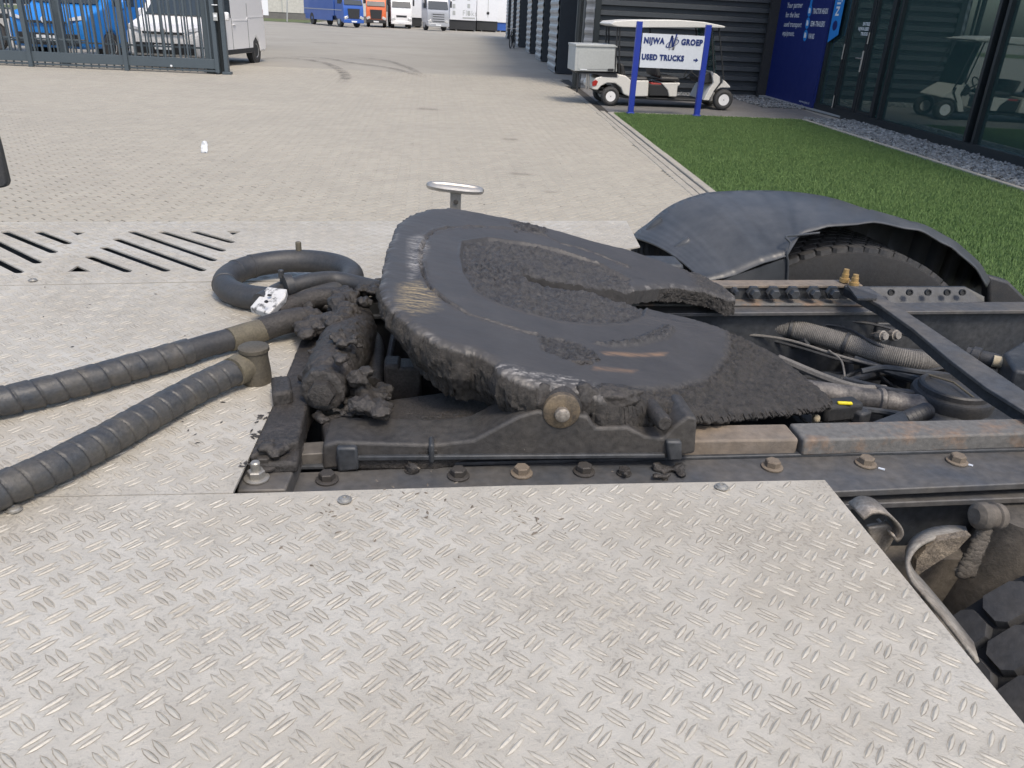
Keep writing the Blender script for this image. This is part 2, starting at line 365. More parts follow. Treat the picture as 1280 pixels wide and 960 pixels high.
# edging bricks and kerb stones along the lawn
kang = math.atan2(0.0590, 1)
ebv, ebf = brick_verts(0.2, 0.1)
eme = bpy.data.meshes.new('edging_brick'); eme.from_pydata(ebv.tolist(), [], ebf); eme.materials.append(m_kerb)
for row, off in ((0, -0.275), (1, -0.17)):
    y = 6.9+row*0.09
    while y < 20.5:
        if y < 16.5 or row == 0:
            o = bpy.data.objects.new('edging_brick', eme); col.objects.link(o); o.parent = paving
            o.location = (kerbx(y)+off, y, 0.006+random.uniform(-.0015, .0015)); o.rotation_euler = (0, 0, math.pi/2-kang)
        y += 0.203
kv, kf = brick_verts(1.0, 0.1, 0.15, 0.008)
kme = bpy.data.meshes.new('kerb_stone'); kme.from_pydata(kv.tolist(), [], kf); kme.materials.append(m_kerb)
for i in range(12):
    y = 4.6+i*1.003
    o = bpy.data.objects.new('kerb_stone', kme); col.objects.link(o); o.parent = paving
    o.location = (kerbx(y)-0.062, y, 0.02+random.uniform(-.002, .002)); o.rotation_euler = (0, 0, math.pi/2-kang)
# lawn
LB = 16.15
gk0, gk1 = P(1000, 150, 0), P(1280, 240, 0)
def gravx(y): return gk0.x+(gk1.x-gk0.x)*(y-gk0.y)/(gk1.y-gk0.y)
lawn_poly = [(kerbx(2.0), 2.0), (gravx(2.0), 2.0), (gravx(LB), LB), (kerbx(LB), LB)]
lawn = sheet('lawn', lawn_poly, 0.0, m_soil)
def grass_mat():
    M = mat('turf_blade', (0.096, 0.165, 0.048), 0.85, 0, 0.08, 0.5, c2=(0.116, 0.185, 0.062), dirt=0.8, island=0.15)
    return M
def make_grass():
    n = 210000; ys = 3.0+(LB-3.0)*np.random.rand(n)**1.0; xs = np.random.rand(n)
    x = np.array([kerbx(y) for y in ys]); x2 = np.array([gravx(y) for y in ys]); xs = x+0.02+(x2-x-0.04)*xs
    h = 0.028+0.014*np.random.rand(n); a = np.random.rand(n)*2*np.pi; wd = 0.0032+0.0013*(ys/5); ln = 0.022*np.random.rand(n); b = np.random.rand(n)*2*np.pi
    V = np.zeros((n, 3, 3)); V[:, 0, 0] = xs-np.cos(a)*wd; V[:, 0, 1] = ys-np.sin(a)*wd; V[:, 1, 0] = xs+np.cos(a)*wd; V[:, 1, 1] = ys+np.sin(a)*wd
    V[:, 2, 0] = xs+np.cos(b)*ln; V[:, 2, 1] = ys+np.sin(b)*ln; V[:, 2, 2] = h
    me = bpy.data.meshes.new('grass'); me.vertices.add(3*n); me.loops.add(3*n); me.polygons.add(n)
    me.vertices.foreach_set('co', V.reshape(-1)); me.loops.foreach_set('vertex_index', np.arange(3*n)); me.polygons.foreach_set('loop_start', np.arange(0, 3*n, 3))
    me.polygons.foreach_set('loop_total', np.full(n, 3)); me.update(calc_edges=True); me.materials.append(grass_mat())
    o = bpy.data.objects.new('grass', me); col.objects.link(o); o['kind'] = 'stuff'; return o
make_grass()
# concrete edging between lawn and pebbles: stones in a row
for i in range(16):
    y = 1.6+i*1.0+0.0
    if y > 16.0: break
    o = bpy.data.objects.new('kerb_stone', kme); col.objects.link(o); o.parent = lawn
    dirv = Vector((gk0.x-gk1.x, gk0.y-gk1.y)).normalized()
    o.location = (gravx(y)+0.05, y, 0.03); o.rotation_euler = (0, 0, math.atan2(dirv.y, dirv.x)); o.scale = (0.997, 0.8, 1)
i = 0; x = kerbx(LB)+0.5
while x < gravx(LB):
    o = bpy.data.objects.new('kerb_stone', kme); col.objects.link(o); o.parent = lawn; o.location = (x, LB+0.06, 0.015); x += 1.003
# path behind the lawn (golf cart stands there) and pebbles
FAC = [(8.95, 21.6), (8.32, 9.5)]
def facx(y): return 8.30+(y-10.0)*0.046
path = sheet('path', [(kerbx(LB)-0.05, LB), (facx(16.2)-0.4, LB), (facx(22), 22.0), (3.9, 22.0)], -0.006, m_path)
grav = sheet('gravel_bed', [(gravx(1), 1), (facx(1), 1), (facx(16.2), 16.2), (gravx(16.2), 16.2)], -0.004, m_sand)
def pebbles():
    bm = bmesh.new(); bmesh.ops.create_icosphere(bm, subdivisions=1, radius=1); b = np.array([tuple(v.co) for v in bm.verts]); bm.verts.index_update()
    f = [tuple(v.index for v in q.verts) for q in bm.faces]; bm.free()
    b = b*np.array([0.036, 0.026, 0.020])*(1+0.35*(np.random.rand(len(b), 1)-.5))
    pl = []
    for _ in range(5200):
        y = 7.5+8.9*random.random(); x0, x1 = gravx(y)+0.12, facx(y)-0.03
        pl.append((random.uniform(x0, x1), y, random.uniform(0.0, 0.028), random.uniform(0, 6.28), random.gauss(0, .35), random.gauss(0, .35), random.uniform(.7, 1.35)))
    for _ in range(1500):
        y = random.uniform(18.6, 21.6); t = random.random(); pl.append((6.6+(facx(y)-6.6)*(0.45+0.55*t) if y < 20.4 else random.uniform(4.5, facx(y)), y, random.uniform(0, .02), random.uniform(0, 6.28), random.gauss(0, .35), random.gauss(0, .35), random.uniform(.7, 1.3)))
    o = joined('pebbles', b, f, pl, m_pebble); return o
pebbles()
verge = sheet('grass_verge', [(-60, 84), (-12.2, 88.5), (-12.2, 110), (-60, 110)], 0.0, m_verge)
# tyre marks on the paving
m_mark = mat('rubber_mark', (0.19, 0.175, 0.155), 0.85, 0, 0.15, 2, c2=(0.235, 0.22, 0.195))

# ================================================================== TRUCK (the vehicle the camera looks over)
TR = root('tractor_truck', (0.35, 1.57, 0), 'truck chassis in the foreground with tread plate deck and greasy coupling plate', 'truck')
ZD = 1.05
DA = R(3.5)
# ---- tread lozenges
def loz_base(L=0.0135, Wd=0.0025, h=0.0012):
    t = [(-L, 0), (-L*.5, -Wd*.85), (0, -Wd), (L*.5, -Wd*.85), (L, 0), (L*.5, Wd*.85), (0, Wd), (-L*.5, Wd*.85)]
    vs = [(x, y, 0) for x, y in t]+[(-L*.55, 0, h), (0, -Wd*.25, h*1.1), (L*.55, 0, h), (0, Wd*.25, h*1.1)]
    fs = [(0, 1, 8), (1, 2, 9, 8), (2, 3, 10, 9), (3, 4, 10), (4, 5, 10), (5, 6, 11, 10), (6, 7, 8, 11), (7, 0, 8), (8, 9, 10, 11)]
    vs += [(x*1.07, y*1.32, .00025) for x, y in t]+[(x*.97, y*.9, .00025) for x, y in t]      # dark line round the foot: grime plus painted shading of the bar
    fs += [(12+i, 12+(i+1) % 8, 20+(i+1) % 8, 20+i) for i in range(8)]
    return np.array(vs), fs
def inside(poly, x, y):
    c = False; n = len(poly); j = n-1
    for i in range(n):
        xi, yi = poly[i]; xj, yj = poly[j]
        if (yi > y) != (yj > y) and x < (xj-xi)*(y-yi)/(yj-yi)+xi: c = not c
        j = i
    return c
def edge_dist(poly, x, y):
    d = 9
    for i in range(len(poly)):
        a = Vector(poly[i]); b = Vector(poly[(i+1) % len(poly)]); ab = b-a; t = max(0, min(1, (Vector((x, y))-a).dot(ab)/ab.length_squared)); d = min(d, (a+ab*t-Vector((x, y))).length)
    return d
def tread(parent, poly, z, holes=(), ang=0.0, ph=(0, 0), p=0.0415, maxd=0.011):
    b, f = loz_base(); pl = []
    xs = [q[0] for q in poly]; ys = [q[1] for q in poly]; ca, sa = math.cos(ang), math.sin(ang)
    n0 = int((max(xs)-min(xs)+max(ys)-min(ys))/p)+4; cx, cy = sum(xs)/len(xs)+ph[0], sum(ys)/len(ys)+ph[1]
    for i in range(-n0, n0):
        for j in range(-n0, n0):
            for k in (0, 1):
                u, v = (i+.5*k)*p, (j+.5*k)*p; a = -math.pi/4 if k == 0 else math.pi/4
                for sgn in (-1, 1):
                    uu = u+sgn*0.0048*math.cos(a+math.pi/2); vv = v+sgn*0.0048*math.sin(a+math.pi/2)
                    x = cx+uu*ca-vv*sa; y = cy+uu*sa+vv*ca
                    if y < 0.4 or not inside(poly, x, y) or edge_dist(poly, x, y) < maxd: continue
                    if any(inside(h, x, y) or edge_dist(h, x, y) < maxd for h in holes): continue
                    pl.append((x, y, z, a+ang+random.gauss(0, .03), 0, 0, random.uniform(.92, 1.08)))
    o = joined('tread_pattern', b, f, pl, m_loz, 'stuff'); o.parent = parent; o.data.materials.append(m_grimeshade); o.data.polygons.foreach_set('material_index', ([0]*9+[1]*8)*len(pl))
    pw = WL[parent.name]; o.location = (-pw[0], -pw[1], -pw[2]); WL[o.name] = (0, 0, 0)
    me = o.data; me.polygons.foreach_set('use_smooth', [False]*len(me.polygons))
    return o
from mathutils.geometry import delaunay_2d_cdt
def plate(name, poly, z, th, holes=(), label=None):
    pts = [Vector(p[:2]) for p in poly]; loops = [list(range(len(poly)))]
    for h in holes:
        s = len(pts); pts += [Vector(q) for q in h]; loops.append(list(range(s, s+len(h))))
    ed = [(l[i], l[(i+1) % len(l)]) for l in loops for i in range(len(l))]
    v, e, f, *_ = delaunay_2d_cdt(pts, ed, [], 0, 1e-5)
    keep = []
    for t in f:
        c = sum((v[i] for i in t), Vector((0, 0)))/len(t)
        if inside(poly, c.x, c.y) and not any(inside(h, c.x, c.y) for h in holes): keep.append(tuple(t))
    n = len(v); vs = [(q.x, q.y, z) for q in v]+[(q.x, q.y, z-th) for q in v]
    fs = []
    cnt = {}
    for t in keep:
        a = (v[t[1]]-v[t[0]]).cross(v[t[2]]-v[t[0]]) if hasattr(v[0], 'cross') else 1
        if a < 0: t = tuple(reversed(t))
        fs.append(t); fs.append(tuple(i+n for i in reversed(t)))
        for i in range(len(t)): cnt[(t[i], t[(i+1) % len(t)])] = 1
    for (i, j) in list(cnt):
        if (j, i) not in cnt: fs.append((j, i, i+n, j+n))
    mb = MB(); mb.add(vs, fs)
    return obj(name, mb, m_alu, TR, smooth=0, label=label)
xy = lambda p: (p.x, p.y)
# near plate
pa = [(-1.5, 0.33), (0.578, 0.33), xy(P(1280, 905, ZD)), xy(P(1031, 600, ZD)), xy(P(640, 607, ZD)), xy(P(290, 617, ZD)), xy(P(0, 622.5, ZD)), (-1.5, xy(P(0, 622.5, ZD))[1]-0.05)]
da = plate('deck_plate', pa, ZD, 0.004, label='near tread plate panel beside the frame rail')
tread(da, pa, ZD, ang=R(2.5))
# middle plate left of the coupling
g = 0.0035
pb = [(-1.5, pa[7][1]+g), (pa[6][0], pa[6][1]+g), (pa[5][0], pa[5][1]+g), xy(P(372, 440, ZD)), xy(P(395, 372, ZD)), xy(P(470, 368, ZD)), xy(P(500, 352, ZD)), xy(P(270, 352, ZD)), xy(P(0, 357, ZD)), (-1.5, 1.74)]
db = plate('deck_plate', pb, ZD-0.001, 0.004, label='middle tread plate panel under the wrapped hoses')
tread(db, pb, ZD-0.001, ang=R(4), ph=(0.013, 0.02))
# far plate with slots
slots_px = [((164.6, 289.6), (266.7, 325)), ((146, 299), (253, 337.5)), ((130, 309.6), (207.5, 338)), ((111.7, 321), (159.6, 338.8)), ((203, 290), (278, 313)), ((243, 289.6), (289, 302.5)),
            ((6, 290), (67, 315)), ((-10, 300), (47, 328)), ((-20, 318), (24, 340)), ((48, 290), (85, 304)), ((-40, 328), (-8, 340))]
holes = []
for a, b in slots_px:
    A = Vector(xy(P(*a, ZD))); B = Vector(xy(P(*b, ZD))); d = (B-A).normalized(); nn = Vector((-d.y, d.x))*0.0105
    pts = []
    for k in range(5): q = -math.pi/2-math.pi*k/4; pts.append(A+d*0.0105*math.cos(q)*1+nn*math.sin(q))
    for k in range(5): q = math.pi/2-math.pi*k/4; pts.append(B+d*0.0105*math.cos(q)+nn*math.sin(q))
    holes.append([tuple(q) for q in pts])
for tri in ([(283, 288.5), (301.5, 289.5), (291, 293.5)], [(84.6, 339.5), (96.7, 332), (114, 339.5)], [(88, 289), (108, 290), (97, 294)]):
    holes.append([xy(P(*q, ZD)) for q in tri])
pc = [(-1.5, 1.745), (pb[8][0], pb[8][1]+g), (pb[7][0], pb[7][1]+g), (0.1, 1.92), xy(P(800, 308, ZD)), xy(P(783, 276, ZD)), xy(P(0, 277.5, ZD)), (-1.5, xy(P(0, 277.5, ZD))[1]-0.02)]
dc = plate('deck_plate', pc, ZD, 0.004, holes, label='far tread plate panel with diagonal drain slots')
tread(dc, pc, ZD, holes, ang=R(5), ph=(0.02, 0.005))
# support under the plates
mb = MB(); mb.box((-0.62, 2.1, 0.94), (1.7, 0.62, 0.17)); obj('battery_box', mb, m_dark, TR)
mb = MB(); mb.box((-0.5, 0.62, 0.90), (1.9, 0.5, 0.24)); obj('fuel_tank', mb, m_dark, TR, bevel=0.05)
mb = MB(); mb.box((-0.9, 1.4, 0.90), (1.15, 0.75, 0.2)); obj('deck_support', mb, m_dark, TR)
# screws on the plates
mbs = MB(); mbs.lathe((0, 0, 0), (0, 0, 1), [(0, .0098), (.0012, .0098), (.0018, .0078), (.0035, .0070), (.0045, .0045), (.0048, .0028), (.003, .0022)], 16)
sc0 = obj('screw', mbs, m_zinc, da, origin=(0, 0, 0))
first = True
for px, py, par in ((431, 625, da), (902, 609, da), (18, 637, da), (41, 350.5, db)):
    p = P(px, py, ZD+0.002)
    if first: sc0.location = tuple(np.array(p)-np.array(WL[da.name])); first = False
    else: dup(sc0, par, p)

# ---- frame rails: strips measured along two stations
def line(p1, p2, z, x0, x1):
    a = P(*p1, z); b = P(*p2, z); d = (b-a)/(b.x-a.x)
    return a+d*(x0-a.x), a+d*(x1-a.x)
def strip(name, e1, e2, z, th, x0, x1, material, parent=TR, bevel=0.002, label=None):
    a, b = line(*e1, z, x0, x1); c, d = line(*e2, z, x0, x1)
    mb = MB(); mb.prism([c, d, b, a], (0, 0, -th)); return obj(name, mb, material, parent, bevel=bevel, label=label)
# near rail : flange with bolts, rusty bar, outer lip
fl = strip('frame_rail', ((870, 572), (1280, 557)), ((870, 622), (1280, 604)), 1.0, 0.012, -1.3, 2.6, m_flange, label='near frame rail flange carrying the hexagon bolts')
lip = strip('rail_lip', ((1070, 618), (1280, 611)), ((1070, 630), (1280, 622)), 0.975, 0.011, -1.3, 2.6, m_flange, fl)
a, b = line((1070, 622), (1280, 614), 0.975, -1.3, 2.6)
mb = MB(); mb.prism([a+Vector((0, 0.02, 0.02)), b+Vector((0, 0.02, 0.02)), b+Vector((0, 0.02, -0.28)), a+Vector((0, 0.02, -0.28))], (0, 0.008, 0)); obj('rail_web', mb, m_black, fl)
strip('angle_bar', ((870, 531), (1004, 529)), ((870, 551), (1004, 549)), 1.032, 0.03, 0.40, 0.612, m_rusttan, fl, 0.004)
strip('angle_bar', ((1008, 528), (1280, 522.5)), ((1008, 550), (1280, 541.5)), 1.034, 0.031, 0.618, 2.6, m_rust, fl, 0.004)
strip('bar_foot', ((870, 548), (1280, 540)), ((870, 571), (1280, 561)), 1.006, 0.007, -0.2, 2.6, m_black, fl, 0.002)
# bolts on the near flange
def put_bolts(lst, z, mbolt, material, parent, name='bolt', rz=None):
    src = None
    for px, py in lst:
        p = P(px, py, z)
        if src is None:
            src = obj(name, mbolt, material, parent, origin=(0, 0, 0)); src.location = tuple(np.array(p)-np.array(WL[parent.name])); WL[src.name] = tuple(p)
        else: dup(src, parent, p, random.uniform(0, 1))
    return src
put_bolts([(652, 592), (965, 584), (1082, 580), (1196, 577)], 1.001, hex_bolt(.0125, .0105, .0175, .003), m_boltdry, fl)
put_bolts([(573, 595), (409, 600), (730, 590)], 1.001, hex_bolt(.0125, .0105, .0175, .003), m_boltdark, fl)
# paint marker strokes by two bolts
for px, py in ((1102, 586), (1212, 581)):
    p = P(px, py, 1.002); mb = MB(); mb.box(p, (.010, .003, .002), Matrix.Rotation(R(-35), 3, 'Z')); obj('paint_mark', mb, m_signwhite, fl, smooth=0)
# far rail
fr = strip('frame_rail', ((900, 380), (1280, 377)), ((900, 391), (1280, 388)), 1.0, 0.010, -0.2, 2.6, m_flange, label='far frame rail below the row of square bolt heads')
a, b = line((900, 391), (1280, 388), 1.0, -0.2, 2.6)
mb = MB(); mb.prism([a+Vector((0, .02, -.005)), b+Vector((0, .02, -.005)), b+Vector((0, .02, -.30)), a+Vector((0, .02, -.30))], (0, .008, 0)); obj('rail_web', mb, m_black, fr)
a, b = line((905, 357), (1052, 356.5), 1.045, 0.2, 1.135)
mb = MB(); mb.prism([a, b, b+Vector((0, .0, -.042)), a+Vector((0, 0, -.042))], (0, .012, 0)); mba = obj('angle_bar', mb, m_black, fr, bevel=.002)
strip('bar_top', ((905, 350), (1052, 349.5)), ((905, 357), (1052, 356.5)), 1.047, 0.008, 0.2, 1.135, m_rusttan, fr, 0.002)
strip('rail_flange', ((900, 366), (1052, 366)), ((900, 380), (1052, 380)), 1.008, 0.007, 0.2, 1.16, m_rust, fr, 0.002)
src = None
yb = a.y
for px in (918.5, 942, 966.5, 991, 1017, 1041):
    p = PY(px, 366 if px != 918.5 else 364, yb+0.02)
    if src is None:
        mb = MB(); mb.lathe((0, 0, 0), (0, -1, 0), [(-.01, .018), (.003, .018), (.0031, .0125), (.018, .0125), (.0195, .011)], 6)
        src = obj('bolt', mb, m_black, fr, origin=(0, 0, 0)); src.location = tuple(np.array(p)-np.array(WL[fr.name]))
        src.scale = (.55, 1, .55)
    else: c = dup(src, fr, p); c.scale = (1, 1, 1)
# upright gold bolts by the strap
for px, py, h in ((1055, 352, .034), (1067, 357, .030)):
    p = P(px, py, 1.05); mb = MB(); mb.lathe(p, (0, 0, 1), [(-.03, .006), (0, .006), (.0, .0125), (.010, .0125), (.0105, .009), (.022, .009), (.0225, .0075), (h, .007)], 12); obj('bolt', mb, m_gold, fr)
# plate with holes on the far rail
mb = MB(); pts = [P(1083, 377, 1.03), P(1222, 377, 1.03), P(1230, 372, 1.03), P(1206, 358.5, 1.05), P(1083, 358.5, 1.05)]
mb.prism([PY(1075, 383, 2.0), PY(1231, 378, 2.0), PY(1231, 371, 2.0), PY(1207, 358.5, 2.04), PY(1075, 358.5, 2.04)], (0, .008, 0)); hp = obj('gusset_plate', mb, m_black, fr, bevel=.002)
for px in (1114, 1137, 1160, 1184, 1203):
    p = PY(px, 365.5, 1.999); mb = MB(); mb.lathe(p, (0, -1, 0.2), [(-.004, .009), (.004, .009), (.004, .0065), (.001, .006)], 14); obj('bolt_hole', mb, m_dark, hp)
# diagonal strap across the frame
mb = MB(); prof = [(1056, 357), (1100, 381), (1142, 411), (1187, 449), (1233, 484), (1280, 513), (1400, 590), (1400, 560), (1280, 488), (1200, 434), (1131, 388), (1085, 358)]
zz = lambda px: 1.055
mb.prism([P(px, py, 1.055) for px, py in prof], (0, 0, -.008)); st = obj('cross_member', mb, m_flange, TR, bevel=.0015, label='diagonal strap running across the frame')
mb = MB(); low = prof[:7]
mb.prism([P(px, py, 1.047) for px, py in low]+[P(px, py, 1.047)+Vector((.004, .006, 0)) for px, py in reversed(low)], (0, 0, -.026)); obj('strap_flange', mb, m_black, st, smooth=0)
mb = MB(); mb.prism([P(q[0], q[1], 1.061) for q in ((1059, 356), (1096, 369), (1096, 373), (1072, 373))], (0, 0, -.005)); obj('strap_pad', mb, m_rubber, st)
for px, py in ((1229, 478), (1247, 498), (1240, 489)):
    p = P(px, py, 1.03); mb = MB(); mb.lathe(p, (-.5, -.8, .1), [(-.004, .008), (.004, .008), (.008, .005)], 10); obj('screw', mb, m_alulump, st)

# ---- dark interior
mb = MB(); mb.box((1.0, 1.57, 0.70), (3.2, 1.0, 0.02)); obj('dark_filler_pan', mb, m_dark, TR)  # added dark sheet that hides the bright ground under the frame
for c_, d_ in (((-0.31, 1.5, 0.86), (0.03, 0.9, 0.3)), ((0.75, 1.57, 0.83), (0.06, 0.9, 0.22))): mb = MB(); mb.box(c_, d_); obj('frame_cross_tube', mb, m_dark, TR, bevel=.01)
def smoothpath(pts, n=8):
    pts = [Vector(p) for p in pts]; out = []
    q = [pts[0]*2-pts[1]]+pts+[pts[-1]*2-pts[-2]]
    for i in range(1, len(q)-2):
        for k in range(n):
            t = k/n; a, b, c, d = q[i-1], q[i], q[i+1], q[i+2]
            out.append(0.5*((2*b)+(c-a)*t+(2*a-5*b+4*c-d)*t*t+(3*b-a-3*c+d)*t**3))
    out.append(pts[-1]); return out
def corrugated(path, r, pitch=.0045):
    path = [Vector(p) for p in path]; L = sum((path[i+1]-path[i]).length for i in range(len(path)-1)); n = int(L/pitch*2)
    # resample
    cum = [0]
    for i in range(len(path)-1): cum.append(cum[-1]+(path[i+1]-path[i]).length)
    out = []; j = 0
    for k in range(n+1):
        s = L*k/n
        while j < len(path)-2 and cum[j+1] < s: j += 1
        t = (s-cum[j])/max(1e-9, cum[j+1]-cum[j]); out.append(path[j].lerp(path[j+1], t))
    return out, [r*(1.0 if k % 2 else .94) for k in range(n+1)]
pth = smoothpath([P(px, py, z) for px, py, z in ((880, 402, .95), (930, 404, .95), (985, 410, .945), (1040, 424, .94), (1100, 442, .93), (1150, 452, .93), (1205, 456, .92))])
pt, rr = corrugated(pth, .0255, .0045); mb = MB(); mb.tube(pt, rr, 14); hb = obj('corrugated_conduit', mb, m_corr, TR)
for k in (34, 55, 88):
    i = int(len(pt)*k/100); d = (pt[i+1]-pt[i]).normalized(); mb = MB(); mb.lathe(pt[i], d, [(-.004, .026), (-.004, .0285), (.004, .0285), (.004, .026)], 16); obj('cable_tie', mb, m_rubber, hb)
cab = [[(985, 402, .95), (1050, 408, .96), (1085, 425, .96), (1105, 435, .95)], [(1010, 402, .96), (1070, 402, .965), (1110, 410, .96), (1135, 420, .95)], [(905, 416, .93), (980, 424, .93), (1060, 448, .92), (1130, 463, .91), (1200, 462, .9)],
       [(900, 410, .92), (990, 432, .91), (1075, 455, .90), (1185, 462, .89)], [(1000, 405, .955), (1045, 413, .95), (1100, 432, .945), (1160, 440, .94)], [(1125, 405, .96), (1150, 425, .95), (1175, 440, .94)],
       [(1036, 438, .93), (1052, 452, .92), (1057, 480, .90)], [(1210, 440, .95), (1250, 452, .95), (1290, 470, .95)]]
for i, c in enumerate(cab):
    mb = MB(); mb.tube(smoothpath([P(*q) for q in c]), .0038 if i != 6 else .0025, 8); obj('cable', mb, m_rubber if i not in (2, 6) else m_corr, TR)
rc = random.Random(5)
for k in range(22):
    x0 = rc.uniform(900, 1150); y0 = rc.uniform(405, 500); zz_ = rc.uniform(.84, .93); q_ = [(x0, y0, zz_)]
    for j in range(3): x0 += rc.uniform(25, 60); y0 += rc.uniform(-14, 24); q_.append((x0, y0, zz_+rc.uniform(-.02, .02)))
    mb = MB(); mb.tube(smoothpath([P(*t) for t in q_]), rc.choice((.004, .005, .0075, .010)), 8); obj('cable', mb, rc.choice((m_dark, m_rubber, m_black, m_rubber, m_corr)), TR)
for k in range(10):
    p = P(rc.uniform(900, 1180), rc.uniform(420, 515), rc.uniform(.84, .90)); mb = MB(); mb.box(p, (rc.uniform(.03, .08), rc.uniform(.03, .06), rc.uniform(.03, .06)), Matrix.Rotation(rc.uniform(0, 3), 3, 'Z')); obj('valve_block', mb, rc.choice((m_dark, m_black)), TR, bevel=.006)
for px, py in ((1102, 420), (1118, 419)):
    p = P(px, py, .955); mb = MB(); mb.lathe(p, (.3, -1, .35), [(-.03, .008), (-.01, .012), (-.009, .0145), (.006, .0145), (.0065, .011), (.014, .010)], 10); obj('valve_fitting', mb, m_alulump, TR)
mb = MB(); mb.box(P(1108, 408, .95), (.07, .03, .03)); obj('valve_block', mb, m_black, TR, bevel=.004)
# propeller shaft
a, b = P(1010, 488, .93), P(1175, 512, .91)
mb = MB(); d = (b-a).normalized(); Ls = (b-a).length
mb.lathe(a, d, [(-.5, .024), (Ls*.52, .024), (Ls*.53, .029), (Ls*.56, .029), (Ls*.58, .023), (Ls*.62, .026), (Ls*.66, .023), (Ls*.70, .026), (Ls*.75, .024), (Ls, .034), (Ls*1.05, .034)], 20)
obj('propeller_shaft', mb, mat('scuffed_shaft', (.20, .185, .17), .6, .3, .3, 22, .2, 120, c2=(.05, .05, .053), dirt=1.0), TR)
# air spring cap and its housing
cc = P(1194, 483, .955)
mb = MB(); mb.lathe(cc, (0, 0, 1), [(-.10, .075), (-.04, .082), (-.02, .086), (-.012, .083), (-.01, .074), (.0, .0735), (.0035, .070), (.003, .062), (-.006, .060), (-.006, .001)], 40); ac = obj('air_spring_cap', mb, m_rubber, TR)
mb = MB(); mb.tube([P(1160, 468, .957), P(1192, 478, .958), P(1217, 497, .957)], .0022, 6); obj('wire', mb, m_khaki, ac)
mb = MB(); mb.box(cc+Vector((.01, -.01, -.10)), (.24, .17, .12)); obj('axle_bracket', mb, m_black, TR, bevel=.02)
a, b = P(1126, 527, .93), P(1158, 514, .93); d = (b-a).normalized(); L2 = (b-a).length
mb = MB(); mb.lathe(a, d, [(L2*k/12, .015 if k % 2 else .019) for k in range(13)], 18); obj('rubber_bellows', mb, m_rubber, TR)
mb = MB(); mb.prism([P(1080, 530, .94), P(1130, 512, .95), P(1140, 530, .95), P(1100, 538, .94)], (0, 0, -.03)); obj('bracket', mb, m_black, TR, bevel=.004)
mb = MB(); mb.box(P(1048, 512, .95), (.09, .04, .04), Matrix.Rotation(.2, 3, 'Z')); cn = obj('cable_connector', mb, m_dark, TR, bevel=.008)
mb = MB(); mb.box(P(1056, 504, .972), (.030, .008, .006), Matrix.Rotation(-.1, 3, 'Z')); obj('connector_clip', mb, m_yellow, cn, bevel=.002)
mb = MB(); mb.box(P(1075, 520, .94), (.035, .03, .03), Matrix.Rotation(.5, 3, 'Z')); obj('cable_connector', mb, m_rubber, TR, bevel=.006)
mb = MB(); mb.prism([P(959, 509, .97), P(971, 506, .97), P(969, 517, .96), P(965, 524, .95)], (0, .003, 0)); obj('torn_flap', mb, m_beige, TR, smooth=0)
mb = MB(); mb.blob(P(1020, 523, .965), .0085, 3, 2); obj('cable_end', mb, m_beige, TR)
mb = MB(); mb.tube(smoothpath([P(995, 505, .97), P(1000, 520, .965), P(1010, 530, .96), P(1018, 540, .98)]), .003, 8); obj('wire', mb, m_rubber, TR)
mb = MB(); mb.tube(smoothpath([P(880, 525, .95), P(930, 520, .955), P(975, 512, .96), P(1010, 515, .96)]), .006, 8); obj('cable', mb, m_rubber, TR)
# things on the far right inside the frame
mb = MB(); a, b = P(1208, 442, .97), P(1245, 452, .97); d = (b-a).normalized(); mb.lathe(a, d, [(0, .017), (.012, .017), (.013, .022), (.03, .022), (.031, .017), (.05, .018), (.07, .018)], 14); obj('hose_clamp_end', mb, m_rubber, TR)
mb = MB(); mb.cyl(P(1241, 451, .975), P(1262, 455, .975), .0135, 14); obj('hose_sleeve', mb, m_beige, TR)
mb = MB(); mb.prism([P(1255, 440, 1.0), P(1280, 425, 1.0), P(1320, 425, 1.0), P(1320, 470, 1.0), P(1268, 462, 1.0)], (0, 0, -.06)); obj('shock_mount', mb, m_black, TR, bevel=.008)
for px, py, s in ((1200, 410, .014), (1208, 423, .016), (1265, 425, .014), (1215, 395, .010), (1195, 397, .008)):
    p = PY(px, py, 2.03); mb = MB(); mb.lathe(p, (0, -1, 0), [(-.02, s), (.004, s), (.012, s*.7), (.013, s*.3)], 10); obj('bolt', mb, m_boltdark, fr)
# rods and tubes in shade under the harness
for pts in (((960, 440, .85), (1010, 425, .93)), ((1010, 470, .84), (1120, 470, .84)), ((1060, 430, .86), (1062, 490, .86))):
    mb = MB(); mb.tube([P(*q) for q in pts], .012, 10); obj('rod', mb, m_black, TR)

# ---- coupling plate (fifth wheel)
Z7 = lambda u, v: (440+u/2.4615, 220+v/2.4615)
PN = Vector((0.235, -0.06, 1.0)); PC = Vector((0.19, 1.57, 1.165))
def onplate(px, py):
    d = ray(px, py); t = (PC-C0).dot(PN)/d.dot(PN); return C0+d*t
def pl2(uv): q = onplate(*Z7(*uv)); return (q.x, q.y)
FWc = root('tmp', (0, 0, 0), '', ''); bpy.data.objects.remove(FWc); WL.pop('tmp', None)
outer = [(200, 106), (235, 96), (300, 92), (345, 100), (480, 125), (560, 145), (640, 165), (700, 183), (760, 200), (860, 225), (960, 260), (1020, 282), (1080, 300), (1140, 333), (1180, 365), (1184, 385), (1165, 403), (1120, 416), (1070, 416), (1040, 412), (980, 404), (900, 384), (855, 372), (800, 362), (740, 350), (640, 332), (570, 316), (535, 303), (526, 292), (545, 286),
         (600, 298), (660, 310), (740, 322), (800, 330), (860, 340), (930, 338), (1000, 334)]
